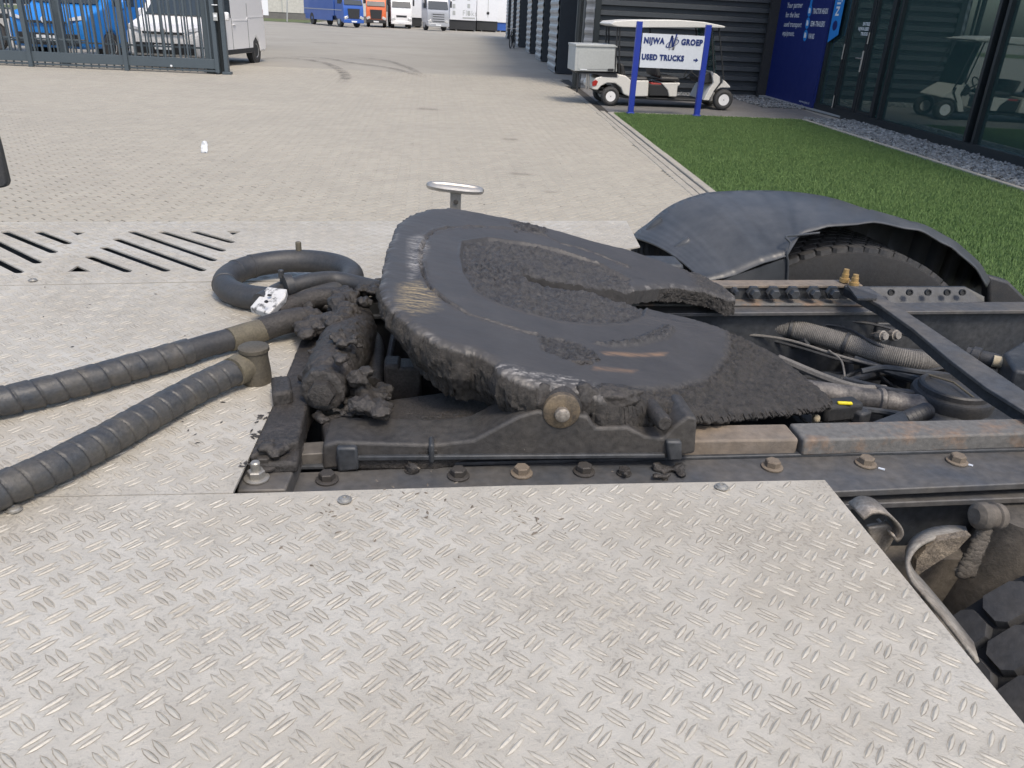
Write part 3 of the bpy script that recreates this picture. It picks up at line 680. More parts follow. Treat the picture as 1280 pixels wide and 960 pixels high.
# slot: follow inner edge: horn inner edge is the far side, tail of the near side
outer = [(200, 106), (235, 96), (300, 92), (345, 100), (480, 125), (560, 145), (640, 165), (700, 183), (760, 200), (860, 225), (960, 260), (1020, 282), (1080, 300), (1140, 333), (1180, 365), (1182, 378), (1150, 374), (1080, 350), (1000, 336), (930, 338), (870, 345), (800, 335), (740, 325), (660, 311), (600, 299), (550, 287), (527, 289), (524, 297), (545, 308), (600, 322), (680, 338), (750, 348), (790, 362), (850, 382), (900, 398), (960, 414), (1030, 428),
         (1110, 452), (1170, 474), (1240, 495), (1310, 528), (1370, 572), (1430, 622), (1482, 662), (1478, 680), (1420, 690), (1330, 698), (1230, 705), (1140, 712), (1050, 708), (985, 702), (960, 690), (900, 690), (840, 692), (780, 682), (740, 668), (700, 655), (640, 648), (600, 640), (560, 636), (500, 615), (452, 592), (440, 568), (380, 535), (310, 522), (262, 505), (230, 482), (200, 468), (150, 430), (120, 402), (96, 370), (84, 330), (92, 290), (106, 230), (122, 180), (134, 148), (165, 122)]
poly = [pl2(q) for q in outer]
# lightly irregular outline
def densify(poly, step, amp):
    out = []
    n = len(poly)
    for i in range(n):
        a = Vector(poly[i]); b = Vector(poly[(i+1) % n]); L = (b-a).length; k = max(1, int(L/step))
        for j in range(k):
            p = a.lerp(b, j/k); v = noise.noise(Vector((p.x*60, p.y*60, 1.3))); v2 = noise.noise(Vector((p.x*170, p.y*170, 4.3)))
            nn = Vector((b.y-a.y, a.x-b.x)).normalized() if L else Vector((0, 0)); am = amp*(.2 if (1.40 < p.y < 1.74 and .18 < p.x < .60) else 1.3); p = p+nn*(v*am+v2*am*.6); out.append((p.x, p.y))
    return out
dpoly = np.array(densify(poly, .004, .0022))
def in_poly(pg, X, Y):
    c = np.zeros(X.shape, bool); n = len(pg); j = n-1
    for i in range(n):
        xi, yi = pg[i]; xj, yj = pg[j]
        if yi != yj:
            t = ((yi > Y) != (yj > Y)) & (X < (xj-xi)*(Y-yi)/(yj-yi)+xi); c ^= t
        j = i
    return c
def dist_line(pts, X, Y):
    d = np.full(X.shape, 9.0)
    for i in range(len(pts)-1):
        a = np.array(pts[i]); b = np.array(pts[i+1]); ab = b-a; t = np.clip(((X-a[0])*ab[0]+(Y-a[1])*ab[1])/(ab@ab), 0, 1)
        d = np.minimum(d, np.hypot(X-a[0]-ab[0]*t, Y-a[1]-ab[1]*t))
    return d
res = 0.0029
gx = np.arange(dpoly[:, 0].min(), dpoly[:, 0].max()+res, res); gy = np.arange(dpoly[:, 1].min(), dpoly[:, 1].max()+res, res)
X, Y = np.meshgrid(gx, gy, indexing='ij'); IN = in_poly(dpoly.tolist(), X, Y)
def fz(X, Y, f, s, oct=4):
    return np.array([noise.fractal(Vector((x*f, y*f, s)), .55, 2.0, oct) for x, y in zip(X.ravel(), Y.ravel())]).reshape(X.shape)
pg = lambda l: [pl2(q) for q in l]
def soft(poly, w=.006):
    w *= .6
    m = in_poly(poly, X, Y); d = dist_line(poly+[poly[0]], X, Y); return np.clip(np.where(m, d, -d)/w*.5+.5, 0, 1)
r1 = soft(pg([(345, 205), (420, 193), (520, 205), (640, 228), (760, 270), (850, 318), (862, 350), (900, 400), (890, 430), (840, 448), (760, 455), (640, 445), (540, 420), (450, 390), (385, 355), (350, 300), (340, 250)]), .008)
r2 = soft(pg([(570, 490), (640, 500), (700, 515), (755, 545), (755, 572), (700, 575), (640, 560), (590, 535)]), .008)
r3 = soft(pg([(745, 516), (850, 510), (930, 480), (960, 462), (992, 472), (965, 500), (880, 520), (800, 526)]), .008)
r4 = soft(pg([(478, 140), (540, 148), (600, 165), (598, 182), (520, 172)]), .006)
tail = soft(pg([(1105, 445), (1150, 470), (1160, 500), (1150, 545), (1120, 590), (1080, 625), (1000, 645), (900, 652), (780, 650), (760, 720), (1500, 760), (1520, 640), (1300, 440)]), .012)
tail2 = soft(pg([(1165, 470), (1230, 500), (1275, 545), (1240, 580), (1160, 620), (1080, 655), (1020, 690), (980, 720), (1200, 780), (1520, 720), (1520, 600), (1300, 440)]), .012)
horn = soft(pg([(930, 240), (1040, 300), (1060, 345), (1200, 420), (1300, 380), (1150, 290)]), .03)
groove = dist_line(pg([(845, 279), (760, 244), (700, 222), (640, 206), (590, 182), (540, 167), (470, 160), (400, 156), (320, 156), (262, 166), (232, 184), (214, 225), (212, 270), (222, 310), (245, 350), (300, 393), (360, 425), (430, 448), (500, 470), (566, 488)]), X, Y)
arc2 = dist_line(pg([(640, 205), (700, 218), (760, 240), (845, 275)]), X, Y)
arc3 = dist_line(pg([(430, 250), (500, 240), (520, 238)]), X, Y)
rim = dist_line([tuple(q) for q in dpoly]+[tuple(dpoly[0])], X, Y)
n1 = fz(X, Y, 55, 2.0); n2 = fz(X, Y, 160, 5.0, 3); n3 = fz(X, Y, 14, 7.0, 3)
streak = fz(X+Y*.35, (Y-X*.35)*9, 22, 9.0, 3)
rough = np.maximum.reduce([r1*.8, r2, r3, r4, tail])
H = -0.0085*r1*(1-.5*np.clip(n3+.5, 0, 1)) + rough*(n1*.0055+n2*.0030) + (1-rough)*(n3*.0010+streak*.00022)
dslot = dist_line(pg([(600, 308), (700, 325), (930, 372)]), X, Y)
ringm = np.clip((.20-dslot)/.02, 0, 1)*np.clip((1-r2-r3)*(1-tail), 0, 1)
H += ringm*np.sin(dslot*2*np.pi/.0115+n3*2.6)*(.0006+.0016*r1)*np.clip(.5+n3*1.5, 0, 1)
r1e = dist_line(pg([(345, 205), (420, 193), (520, 205), (640, 228), (760, 270), (850, 318)]), X, Y)
r1f = dist_line(pg([(900, 400), (890, 430), (840, 448), (760, 455), (640, 445), (540, 420), (450, 390), (385, 355), (350, 300), (340, 250), (345, 205)]), X, Y)
crease = np.minimum(r1e, r1f)
H -= .0045*np.exp(-(crease/.0026)**2)*np.clip(.7+n1, 0, 1); H += .0022*np.exp(-((crease-.006)/.003)**2)
cr2 = np.minimum(dist_line(pg([(352, 270), (400, 262), (450, 268), (520, 238)]), X, Y), dist_line(pg([(430, 300), (445, 330), (500, 300)]), X, Y))
H -= .0035*np.exp(-(cr2/.0025)**2)
H += r3*.007 - r2*.002 + r4*.003
H -= .0060*np.exp(-(groove/.0030)**2)*np.clip(.75+n1, 0, 1.2); H += .0024*np.exp(-((groove-.006)/.003)**2)*np.clip(.6+n3*1.5, 0, 1.3)
H += .0022*np.exp(-(arc2/.003)**2) + .002*np.exp(-(arc3/.004)**2)
H += horn*(n1*.003+n2*.0015)
H -= tail*.004 + tail2*.007 + tail2*n1*.003
H -= .010*np.exp(-rim/.006)
plateZ = lambda x, y: PC.z-(PN.x*(x-PC.x)+PN.y*(y-PC.y))/PN.z
Z = plateZ(X, Y)+H
yel = soft(pg([(150, 335), (205, 325), (245, 352), (268, 408), (190, 424), (150, 405), (143, 370)]), .02)*np.clip(.6+streak*1.8, 0, 1)
wht = soft(pg([(175, 192), (215, 178), (236, 215), (215, 262), (200, 300), (178, 320), (172, 250)]), .012)*np.clip(.55+streak*1.6, 0, 1)
rst = soft(pg([(765, 541), (880, 545), (972, 543), (960, 553), (860, 556), (780, 552)]), .006)+soft(pg([(745, 585), (880, 597), (860, 606), (740, 596)]), .006)*.6
rimstreak = soft(pg([(440, 572), (500, 585), (560, 603), (640, 612), (720, 628), (800, 650), (780, 676), (700, 650), (600, 636), (560, 632), (500, 612), (452, 590)]), .010)*np.clip(.1+streak*2.0+n2*.8, 0, 1)
wht = np.maximum(wht*.9, rimstreak)
yel = yel*.85
edgew = np.exp(-((rim-.006)/.005)**2)*np.clip(n1*1.6, 0, 1)*(1-tail)*(1-rough)*.45
wht = np.maximum(wht, edgew)
rough = np.maximum(rough, np.exp(-(groove/.004)**2)*np.clip(.6+n1, 0, 1))
rough = np.maximum(rough, np.exp(-((dslot-.118-.01*n3)/.003)**2)*(1-tail)*.8)
idx = -np.ones(X.shape, int); nx, ny = X.shape
cell = IN[:-1, :-1] & IN[1:, :-1] & IN[:-1, 1:] & IN[1:, 1:]
used = np.zeros(X.shape, bool); used[:-1, :-1] |= cell; used[1:, :-1] |= cell; used[:-1, 1:] |= cell; used[1:, 1:] |= cell
idx[used] = np.arange(used.sum())
vs = np.stack([X[used], Y[used], Z[used]], 1); A = np.stack([np.clip(rough[used]+horn[used]*.6, 0, 1), np.clip(yel[used]+0, 0, 1), np.clip(np.maximum(tail[used], horn[used]*.7), 0, 1), np.clip(wht[used], 0, 1), np.clip(rst[used], 0, 1)], 1)
ci, cj = np.nonzero(cell)
F = np.stack([idx[ci, cj], idx[ci+1, cj], idx[ci+1, cj+1], idx[ci, cj+1]], 1)
# boundary vertices -> snap to outline, then skirt
ec = {}
for f in F.tolist():
    for i in range(4): ec[(f[i], f[(i+1) % 4])] = 1
bed = [(a, b) for (a, b) in ec if (b, a) not in ec]
bverts = sorted(set(a for a, b in bed) | set(b for a, b in bed)); bset = {v: i for i, v in enumerate(bverts)}
BP = vs[bverts]
dd = ((BP[:, None, :2]-dpoly[None])**2).sum(2); nn = dd.argmin(1)
vs[bverts, 0] = dpoly[nn, 0]; vs[bverts, 1] = dpoly[nn, 1]; vs[bverts, 2] = plateZ(dpoly[nn, 0], dpoly[nn, 1])+np.clip(H[used][bverts], -.03, .002)
# outward normal at outline
m_ = len(dpoly); tg = np.roll(dpoly, -3, 0)-np.roll(dpoly, 3, 0); on = np.stack([tg[:, 1], -tg[:, 0]], 1); on /= np.linalg.norm(on, axis=1)[:, None]+1e-9
area = 0.5*np.sum(dpoly[:, 0]*np.roll(dpoly[:, 1], -1)-dpoly[:, 1]*np.roll(dpoly[:, 0], -1))
if area < 0: on = -on
cxm = 0.19
K = 18; rings = [np.array(bverts)]
V = vs.tolist(); AA = A.tolist(); mudside = [0, 0, 1, 0, 0]; slotside = [0.3, 0, 0.25, 0, 0]
for k in range(1, K+1):
    ids = []
    for ii, b in enumerate(bverts):
        p = vs[b]; o = on[nn[ii]]; x, y = p[0], p[1]; t = k/K
        ysl = (y-1.12)
        front = min(1, max(0, (x+.11)/.10)); near = min(1, max(0, (1.42-y)/.15))
        dep = 0.034+0.062*near*(1-min(1, max(0, (x-.33)/.2)))*(.45+.55*front)+.022*near*(1 if x > .38 else 0)*(1-min(1, max(0, (x-.55)/.2)))
        if x > .38 and y < 1.42: dep = min(dep, .055-.033*min(1, (x-.38)/.07)-.010*min(1, max(0, (x-.5)/.2)))
        inslot = (1.36 < y < 1.75 and .16 < x < .8)
        if inslot: dep = .030
        nz = noise.fractal(Vector((x*30, y*30, t*dep*30+3)), .6, 2, 4); nz2 = noise.fractal(Vector((x*120, y*120, t*dep*120)), .8, 2, 3)
        bulge = .010*math.sin(math.pi*min(1, t*1.3))*near-0.030*t*t*near*(1 if not inslot else 0)
        off = bulge+(nz*.0050+nz2*.0042)*min(1, dep/.05)*(1 if not inslot else .12)*min(1, t*3)
        dz = -dep*t*(1+.10*nz)
        ids.append(len(V)); V.append([x+o[0]*off, y+o[1]*off, p[2]+dz+nz2*.002]); AA.append(slotside if inslot and 1.40 < y < 1.74 and x < .60 else mudside)
    rings.append(np.array(ids))
FF = F.tolist()
for k in range(K):
    for a, b in bed: FF.append([rings[k][bset[a]], rings[k+1][bset[a]], rings[k+1][bset[b]], rings[k][bset[b]]])
# underside
o0 = len(V)
sub = [b for b in range(len(vs))]
V += [[v[0], v[1], plateZ(v[0], v[1])-.028] for v in vs.tolist()]; AA += [mudside]*len(vs)
FF += [[i+o0 for i in reversed(f)] for f in F.tolist()]
def plate_mat():
    M = bpy.data.materials.new('greased_steel_plate'); M.use_nodes = True; n = M.node_tree.nodes; L = M.node_tree.links; b = n['Principled BSDF']
    geo = n.new('ShaderNodeNewGeometry')
    def att(nm): a = n.new('ShaderNodeAttribute'); a.attribute_name = nm; return a.outputs['Fac']
    def mix(fac, c1, c2):
        m = n.new('ShaderNodeMix'); m.data_type = 'RGBA'
        L.new(fac, m.inputs[0])
        for s, c in ((m.inputs[6], c1), (m.inputs[7], c2)):
            if isinstance(c, tuple): s.default_value = (*c, 1)
            else: L.new(c, s)
        return m.outputs[2]
    def nz(s, d=5, sx=None):
        t = n.new('ShaderNodeTexNoise'); t.inputs['Scale'].default_value = s; t.inputs['Detail'].default_value = d; t.inputs['Roughness'].default_value = .65
        if sx:
            mp = n.new('ShaderNodeMapping'); mp.inputs['Scale'].default_value = sx; mp.inputs['Rotation'].default_value = (0, 0, R(-20)); L.new(geo.outputs['Position'], mp.inputs[0]); L.new(mp.outputs[0], t.inputs['Vector'])
        else: L.new(geo.outputs['Position'], t.inputs['Vector'])
        r = n.new('ShaderNodeMapRange'); r.inputs[1].default_value = .32; r.inputs[2].default_value = .68; L.new(t.outputs['Fac'], r.inputs[0]); return r.outputs[0]
    base = mix(nz(9), (0.037, 0.0355, 0.035), (0.066, 0.0625, 0.060))
    base = mix(nz(26, 4, (1, 7, 1)), base, (0.050, 0.0475, 0.046))
    roughc = mix(nz(90), (0.024, 0.024, 0.026), (0.082, 0.080, 0.080))
    base = mix(att('rough'), base, roughc)
    mudc = mix(nz(60), (0.022, 0.021, 0.020), (0.066, 0.060, 0.054))
    base = mix(att('mud'), base, mudc)
    def mul(a, b2):
        m = n.new('ShaderNodeMath'); m.operation = 'MULTIPLY'; L.new(a, m.inputs[0]); L.new(b2, m.inputs[1]); return m.outputs[0]
    def lines(sx, lo, hi, sc):
        t = n.new('ShaderNodeTexNoise'); t.inputs['Scale'].default_value = sc; t.inputs['Detail'].default_value = 5; t.inputs['Roughness'].default_value = .7
        mp = n.new('ShaderNodeMapping'); mp.inputs['Scale'].default_value = sx; mp.inputs['Rotation'].default_value = (0, 0, R(8)); L.new(geo.outputs['Position'], mp.inputs[0]); L.new(mp.outputs[0], t.inputs['Vector'])
        r = n.new('ShaderNodeMapRange'); r.inputs[1].default_value = lo; r.inputs[2].default_value = hi; L.new(t.outputs['Fac'], r.inputs[0]); return r.outputs[0]
    st1 = lines((1, 11, 1), .34, .60, 16)
    fine = lines((1, 16, 1), .50, .78, 22)
    base = mix(mul(att('yellow'), st1), base, (0.40, 0.31, 0.165)); base = mix(mul(att('pale'), st1), base, (0.33, 0.315, 0.295)); base = mix(mul(att('rust'), st1), base, (0.22, 0.14, 0.085))
    sc_ = n.new('ShaderNodeMath'); sc_.operation = 'MULTIPLY'; sc_.inputs[1].default_value = .45
    inv = n.new('ShaderNodeMath'); inv.operation = 'SUBTRACT'; inv.inputs[0].default_value = 1.0; L.new(att('rough'), inv.inputs[1]); inv.use_clamp = True
    L.new(mul(fine, inv.outputs[0]), sc_.inputs[0]); base = mix(sc_.outputs[0], base, (0.092, 0.086, 0.082))
    L.new(base, b.inputs['Base Color'])
    rr = n.new('ShaderNodeMapRange'); rr.inputs[3].default_value = .50; rr.inputs[4].default_value = .42; L.new(att('rough'), rr.inputs[0])
    r3 = n.new('ShaderNodeMapRange'); r3.inputs[3].default_value = 0; r3.inputs[4].default_value = .25; L.new(att('mud'), r3.inputs[0])
    ad = n.new('ShaderNodeMath'); ad.operation = 'ADD'; L.new(rr.outputs[0], ad.inputs[0]); L.new(r3.outputs[0], ad.inputs[1]); L.new(ad.outputs[0], b.inputs['Roughness'])
    t = n.new('ShaderNodeTexNoise'); t.inputs['Scale'].default_value = 210; t.inputs['Detail'].default_value = 7; t.inputs['Roughness'].default_value = .75; L.new(geo.outputs['Position'], t.inputs['Vector'])
    bp = n.new('ShaderNodeBump'); bp.inputs['Distance'].default_value = .0055
    sm = n.new('ShaderNodeMath'); sm.operation = 'MAXIMUM'; L.new(att('rough'), sm.inputs[0]); L.new(att('mud'), sm.inputs[1])
    st2 = n.new('ShaderNodeMapRange'); st2.inputs[3].default_value = .06; st2.inputs[4].default_value = 1.0; L.new(sm.outputs[0], st2.inputs[0]); L.new(st2.outputs[0], bp.inputs['Strength'])
    L.new(t.outputs['Fac'], bp.inputs['Height']); L.new(bp.outputs[0], b.inputs['Normal'])
    return M
mb = MB(); mb.v = [tuple(v) for v in V]; mb.f = [tuple(int(i) for i in f) for f in FF]; mb.mi = [0]*len(FF)
cp = obj('coupling_plate', mb, plate_mat(), TR, smooth=60, label='tilted fifth wheel plate smeared with dark grease')
AA = np.array(AA)
for k, nm in enumerate(('rough', 'yellow', 'mud', 'pale', 'rust')):
    at = cp.data.attributes.new(nm, 'FLOAT', 'POINT'); at.data.foreach_set('value', AA[:, k].astype(np.float32))
# grease crumbs along the rim and in the centre
mb = MB()
for uv in ((500, 170), (560, 170), (960, 470), (975, 480), (940, 490), (740, 560), (720, 570), (690, 570)):
    x, y = pl2(uv); mb.blob((x, y, plateZ(x, y)-.002), (random.uniform(.008, .016), random.uniform(.005, .010), random.uniform(.003, .006)), hash(uv) % 97, 3, .5, 3)
o = obj('grease_clumps', mb, m_mud, cp, kind='stuff')
# pivot: lug, washer, pin head (near side)
c = PY(703, 519, 1.075)
mb = MB(); mb.lathe(c+Vector((0, .05, -.002)), (0, -1, 0), [(-.02, .034), (.03, .034), (.036, .031)], 24); mb.box(c+Vector((0, .065, .010)), (.075, .04, .03)); obj('pivot_lug', mb, m_mud, cp, bevel=.004)
mb = MB(); mb.lathe(c+Vector((0, .012, .002)), (0, -1, 0), [(-.01, .029), (.004, .029), (.006, .026), (.006, .006)], 28); wsh = obj('pivot_washer', mb, mat('worn_brass', (.20, .155, .10), .6, .3, .2, 40, .2, 150, c2=(.07, .06, .05), dirt=1.0), cp)
mb = MB(); mb.lathe(c+Vector((0, .004, .0)), (0, -1, 0), [(-.005, .0115), (.006, .0115), (.008, .009), (.0085, .003)], 18); obj('pivot_pin', mb, m_alulump, cp)
mb = MB(); mb.blob(c+Vector((-.03, .045, .016)), (.03, .016, .012), 5, 4, .5, 3); mb.blob(c+Vector((.085, .05, .006)), (.05, .022, .022), 9, 4, .45, 3); mb.blob(c+Vector((-.03, .03, .01)), (.02, .015, .03), 19, 3, .45); mb.blob(c+Vector((.04, .045, .0)), (.026, .02, .034), 29, 3, .45); pm = obj('mud_cake', mb, m_mud, cp, kind='stuff'); r_ = pm.modifiers.new('melt', 'REMESH'); r_.mode = 'VOXEL'; r_.voxel_size = .0025; r_.use_smooth_shade = True; s1 = pm.modifiers.new('soften', 'SMOOTH'); s1.iterations = 4
# stub pin near the lug
a, b = PY(818, 514, 1.12), PY(831, 530, 1.07)
mb = MB(); mb.lathe(a, (b-a), [(-.03, .013), ((b-a).length*.9, .013), ((b-a).length, .010)], 14); obj('stop_pin', mb, m_mud, cp)
# release handle behind the plate
hc = PY(569, 237, 2.08)
pathh = []
for k in range(40):
    q = 2*math.pi*k/40; lx = .054*math.cos(q)+(.012 if math.cos(q) > 0 else -.012); lz = .019*math.sin(q)
    pathh.append(hc+Vector((lx, lz*.75, .004+lz*.10-lx*.085)))
mb = MB(); mb.tube(pathh, .0088, 10, close=True); hd = obj('release_handle', mb, m_chrome, cp)
mb = MB(); mb.prism([hc+Vector(q) for q in ((-.013, -.008, -.004), (.016, -.008, -.004), (.015, -.004, -.060), (-.013, -.004, -.060))], (0, .006, 0)); obj('handle_post', mb, m_chrome, hd, bevel=.002)
mb = MB(); mb.lathe(hc+Vector((.002, -.006, -.030)), (0, -1, 0), [(0, .006), (.004, .006), (.0045, .003)], 10); obj('rivet', mb, m_boltdark, hd)

# ---- pedestal under the coupling (near side)
YP = 1.085
pp = [(403, 588), (403, 557), (420, 552), (542, 556), (592, 550), (624, 533), (649, 520), (672, 514), (735, 520), (745, 535), (785, 534), (807, 545), (829, 548), (841, 535), (860, 520), (872, 523), (869, 567), (832, 573), (680, 574), (539, 576), (449, 578), (420, 586)]
mb = MB(); mb.prism([PY(*q, YP) for q in pp], (0, .085, 0)); pd = obj('pedestal', mb, mat('greasy_casting', (.042, .041, .041), .55, .1, .25, 9, .3, 120, c2=(.075, .068, .06), dirt=.8), TR, bevel=.005, seg=3, label='cast pedestal standing on the near frame rail')
for poly_ in ([(420, 560), (446, 560), (449, 588), (422, 591)], [(833, 552), (853, 552), (853, 576), (836, 577)], [(536, 556), (543, 556), (543, 580), (536, 580)]):
    mb = MB(); mb.prism([PY(*q, YP-.010) for q in poly_], (0, .03, 0)); obj('casting_block', mb, m_black, pd, bevel=.004)
mb = MB(); mb.prism([PY(*q, YP-.006) for q in [(420, 571), (832, 568), (832, 573), (420, 577)]], (0, .02, 0)); obj('casting_foot', mb, m_black, pd, bevel=.002)
mb = MB(); mb.prism([P(px, py, 1.042) for px, py in ((408, 556), (545, 557), (596, 549), (660, 525), (700, 500), (560, 488), (470, 500), (400, 520))], (0, 0, -.05)); tray = obj('slider_tray', mb, m_mud, TR, bevel=.01, seg=3)
# tray embossing and mud relief
mb = MB()
for k in range(26): mb.blob(P(random.uniform(425, 590), random.uniform(515, 550), 1.041), (random.uniform(.004, .012), random.uniform(.004, .01), .003), k, 1, .6)
obj('mud_cake', mb, m_mud, tray, kind='stuff')
for (px, py, z0, rr_, ht) in ((545, 492, 1.03, .024, .075),):
    p = P(px, py, z0); mb = MB(); mb.lathe(p+Vector((0, .12, -.02)), (0, 0, 1), [(0, rr_), (ht*.8, rr_), (ht, rr_*.8)], 18); obj('guide_post', mb, m_mud, tray)
for (px, py, w_, h_) in ((508, 505, .05, .07), (582, 508, .07, .05), (488, 505, .03, .08)):
    p = P(px, py, 1.03); mb = MB(); mb.box(p+Vector((0, .10, 0)), (w_, .05, h_)); obj('guide_block', mb, m_mud, tray, bevel=.006)
mb = MB(); mb.prism([PY(463, 455, 1.75), PY(640, 455, 1.75), PY(640, 540, 1.75), PY(463, 540, 1.75)], (0, .02, 0)); obj('far_pedestal', mb, m_dark, TR)
mb = MB(); mb.box((0.3, 1.98, 1.03), (.7, .09, .12)); obj('far_pedestal', mb, m_black, TR, bevel=.01)
# ---- left side beam, foot, actuator
mb = MB(); mb.prism([P(*q, 1.058) for q in ((311, 569), (330, 528), (352, 480), (374, 427), (392, 386), (440, 384), (428, 420), (404, 470), (384, 508), (374, 551))], (0, 0, -.05)); bm_ = obj('slide_beam', mb, m_mud, TR, bevel=.004)
mb = MB(); mb.prism([P(*q, 1.030) for q in ((300, 578), (320, 556), (380, 556), (357, 612), (296, 613))], (0, 0, -.03)); ft = obj('beam_foot', mb, m_flange, TR, bevel=.003)
mb = MB(); mb.prism([P(*q, 1.046) for q in ((312, 562), (376, 552), (372, 578), (322, 580))], (0, 0, -.02)); obj('clamp_plate', mb, m_mud, ft, bevel=.006)
mb = hex_bolt(.0125, .011, .018, .003, .012); b1 = obj('bolt', mb, m_zinc, ft, origin=(0, 0, 0)); p = P(321, 598, 1.031); b1.location = tuple(np.array(p)-np.array(WL[ft.name]))
b2 = obj('bolt', hex_bolt(.013, .012, .022, .004), m_boltdark, ft, origin=(0, 0, 0)); b2.location = tuple(np.array(P(331, 581, 1.036))-np.array(WL[ft.name]))
mb = MB(); mb.prism([P(*q, 1.024) for q in ((378, 553), (408, 551), (408, 566), (376, 568))], (0, 0, -.02)); obj('spacer_bar', mb, m_flange, TR, bevel=.002)
a, b = PY(404, 488, 1.20), PY(452, 398, 1.62); d = (b-a).normalized(); L3 = (b-a).length
mb = MB(); mb.lathe(a, d, [(-.008, .030), (-.004, .037), (.022, .038), (.024, .034), (.05, .046), (L3*.55, .053), (L3*.8, .045), (L3*.9, .030), (L3, .028)], 26); av = obj('actuator', mb, m_mud, TR)
mb = MB(); mb.lathe(a, d, [(-.024, .012), (-.022, .021), (-.008, .023), (0, .023)], 6); obj('actuator_cap', mb, m_mud, av)
mb = MB(); mb.tube(smoothpath([PY(467, 482, 1.32), PY(470, 450, 1.42), PY(468, 425, 1.52), PY(452, 412, 1.6)]), .0155, 14); obj('pipe', mb, m_mud, TR)
mb = MB(); mb.tube(smoothpath([PY(480, 490, 1.33), PY(488, 440, 1.47), PY(496, 400, 1.62)]), .0065, 10); obj('rod', mb, m_mud, TR)
mb = MB(); mb.tube([P(345, 508, 1.04), P(390, 508, 1.04)], .012, 10); mb.tube([P(378, 470, 1.07), P(398, 482, 1.07)], .01, 10); obj('rod', mb, m_mud, TR)
p = P(453, 512, 1.05); b3 = obj('bolt', hex_bolt(.016, .014, .02, .003), m_mud, tray, origin=(0, 0, 0)); b3.location = tuple(np.array(p)-np.array(WL[tray.name]))
# mud lumps over the left end
mb = MB(); k = 0
for (px, py, z, s, cnt, sp) in ((395, 400, 1.09, .022, 9, 16), (380, 405, 1.08, .02, 8, 18), (430, 385, 1.11, .022, 9, 16), (460, 372, 1.11, .02, 8, 14), (410, 440, 1.10, .014, 12, 18), (425, 425, 1.13, .012, 14, 22), (470, 500, 1.07, .016, 10, 14), (455, 490, 1.07, .014, 9, 14), (480, 490, 1.06, .012, 9, 12), (345, 565, 1.05, .012, 7, 9), (362, 575, 1.03, .011, 6, 8), (515, 586, 1.006, .010, 4, 4), (780, 594, 1.004, .009, 5, 6), (825, 592, 1.004, .012, 7, 8), (850, 590, 1.003, .010, 6, 7), (440, 515, 1.05, .010, 9, 14), (400, 520, 1.045, .010, 6, 10), (450, 470, 1.1, .013, 9, 10), (335, 560, 1.055, .012, 6, 7), (400, 378, 1.07, .022, 7, 12), (418, 400, 1.10, .020, 7, 14)):
    for _ in range(cnt):
        k += 1; q = P(px+random.gauss(0, sp*.6), py+random.gauss(0, sp*.5), z+random.uniform(-.008, .006)); r_ = s*random.uniform(.6, 1.3)
        mb.blob(q, (r_, r_*random.uniform(.7, 1.2), r_*.7), k, 2, .75, 2.2)
def melt(o, vox=.0030, amp=.008):
    r_ = o.modifiers.new('melt', 'REMESH'); r_.mode = 'VOXEL'; r_.voxel_size = vox; r_.use_smooth_shade = True
    s1 = o.modifiers.new('soften', 'SMOOTH'); s1.iterations = 4; s1.factor = .5
    tx = bpy.data.textures.new('mud_relief', 'CLOUDS'); tx.noise_scale = .016; tx.noise_depth = 4; tx.noise_type = 'HARD_NOISE'
    d_ = o.modifiers.new('relief', 'DISPLACE'); d_.texture = tx; d_.strength = amp; d_.mid_level = .5; d_.texture_coords = 'LOCAL'
    return o
melt(obj('mud_cake', mb, m_mud, TR, kind='stuff')); melt(av, .0028, .006); melt(bm_, .003, .003)
# small nuts half buried on the flange
put_bolts([(515, 588), (780, 592)], 1.001, hex_bolt(.010, .008, .012, .002), m_mud, fl)

# ---- wrapped hoses
def wrapped(pts, r, pitch, i_lab, material):
    path = smoothpath(pts, 10); L = [0]
    for i in range(len(path)-1): L.append(L[-1]+(path[i+1]-path[i]).length)
    n = int(L[-1]/.0011); out = []; j = 0; rad = []
    for k in range(n+1):
        s = L[-1]*k/n
        while j < len(path)-2 and L[j+1] < s: j += 1
        t = (s-L[j])/max(1e-9, L[j+1]-L[j]); out.append(path[j].lerp(path[j+1], t))
        def rf(q, s=s):
            ph = (s/pitch+q/(2*math.pi)) % 1.0
            dph = min(ph, 1-ph)
            return r*(1.0+0.05*(ph-.5)*(1-math.exp(-(dph/.06)**2)))-.0026*math.exp(-(dph/.055)**2)+.0006*noise.noise(Vector((s*60, math.cos(q)*2, math.sin(q)*2)))
        rad.append(rf)
    mb = MB(); mb.tube(out, rad, 56); return mb
zc = ZD+.0255
h1 = [P(-520, 612, zc), P(-260, 552, zc), P(-120, 528, zc), P(0, 502, zc), P(60, 488, zc), P(120, 472, zc), P(180, 455, zc), P(236, 439, zc)]
hs1 = obj('air_hose', wrapped(h1, .0235, .033, 1, m_hose), m_hose, TR, smooth=50, label='upper spiral wrapped hose on the deck')
mb = MB(); mb.tube(smoothpath([P(230, 441, zc), P(262, 431, zc), P(292, 423, zc)]), .021, 20); obj('hose_sleeve', mb, m_rubber, hs1)
mb = MB(); mb.tube([P(286, 425, zc), P(305, 419, zc), P(330, 412, zc)], .0225, 20); obj('hose_ferrule', mb, m_khaki, hs1)
mb = MB(); mb.tube(smoothpath([P(328, 412, zc), P(350, 404, zc+.01), P(378, 398, zc+.01)]), .0235, 16); obj('hose_end', mb, m_mud, hs1)
h2 = [P(-520, 810, zc), P(-240, 700, zc), P(-110, 655, zc), P(0, 613, zc), P(60, 587, zc), P(130, 551, zc), P(190, 517, zc), P(250, 484, zc+.002), P(300, 461, zc+.006)]
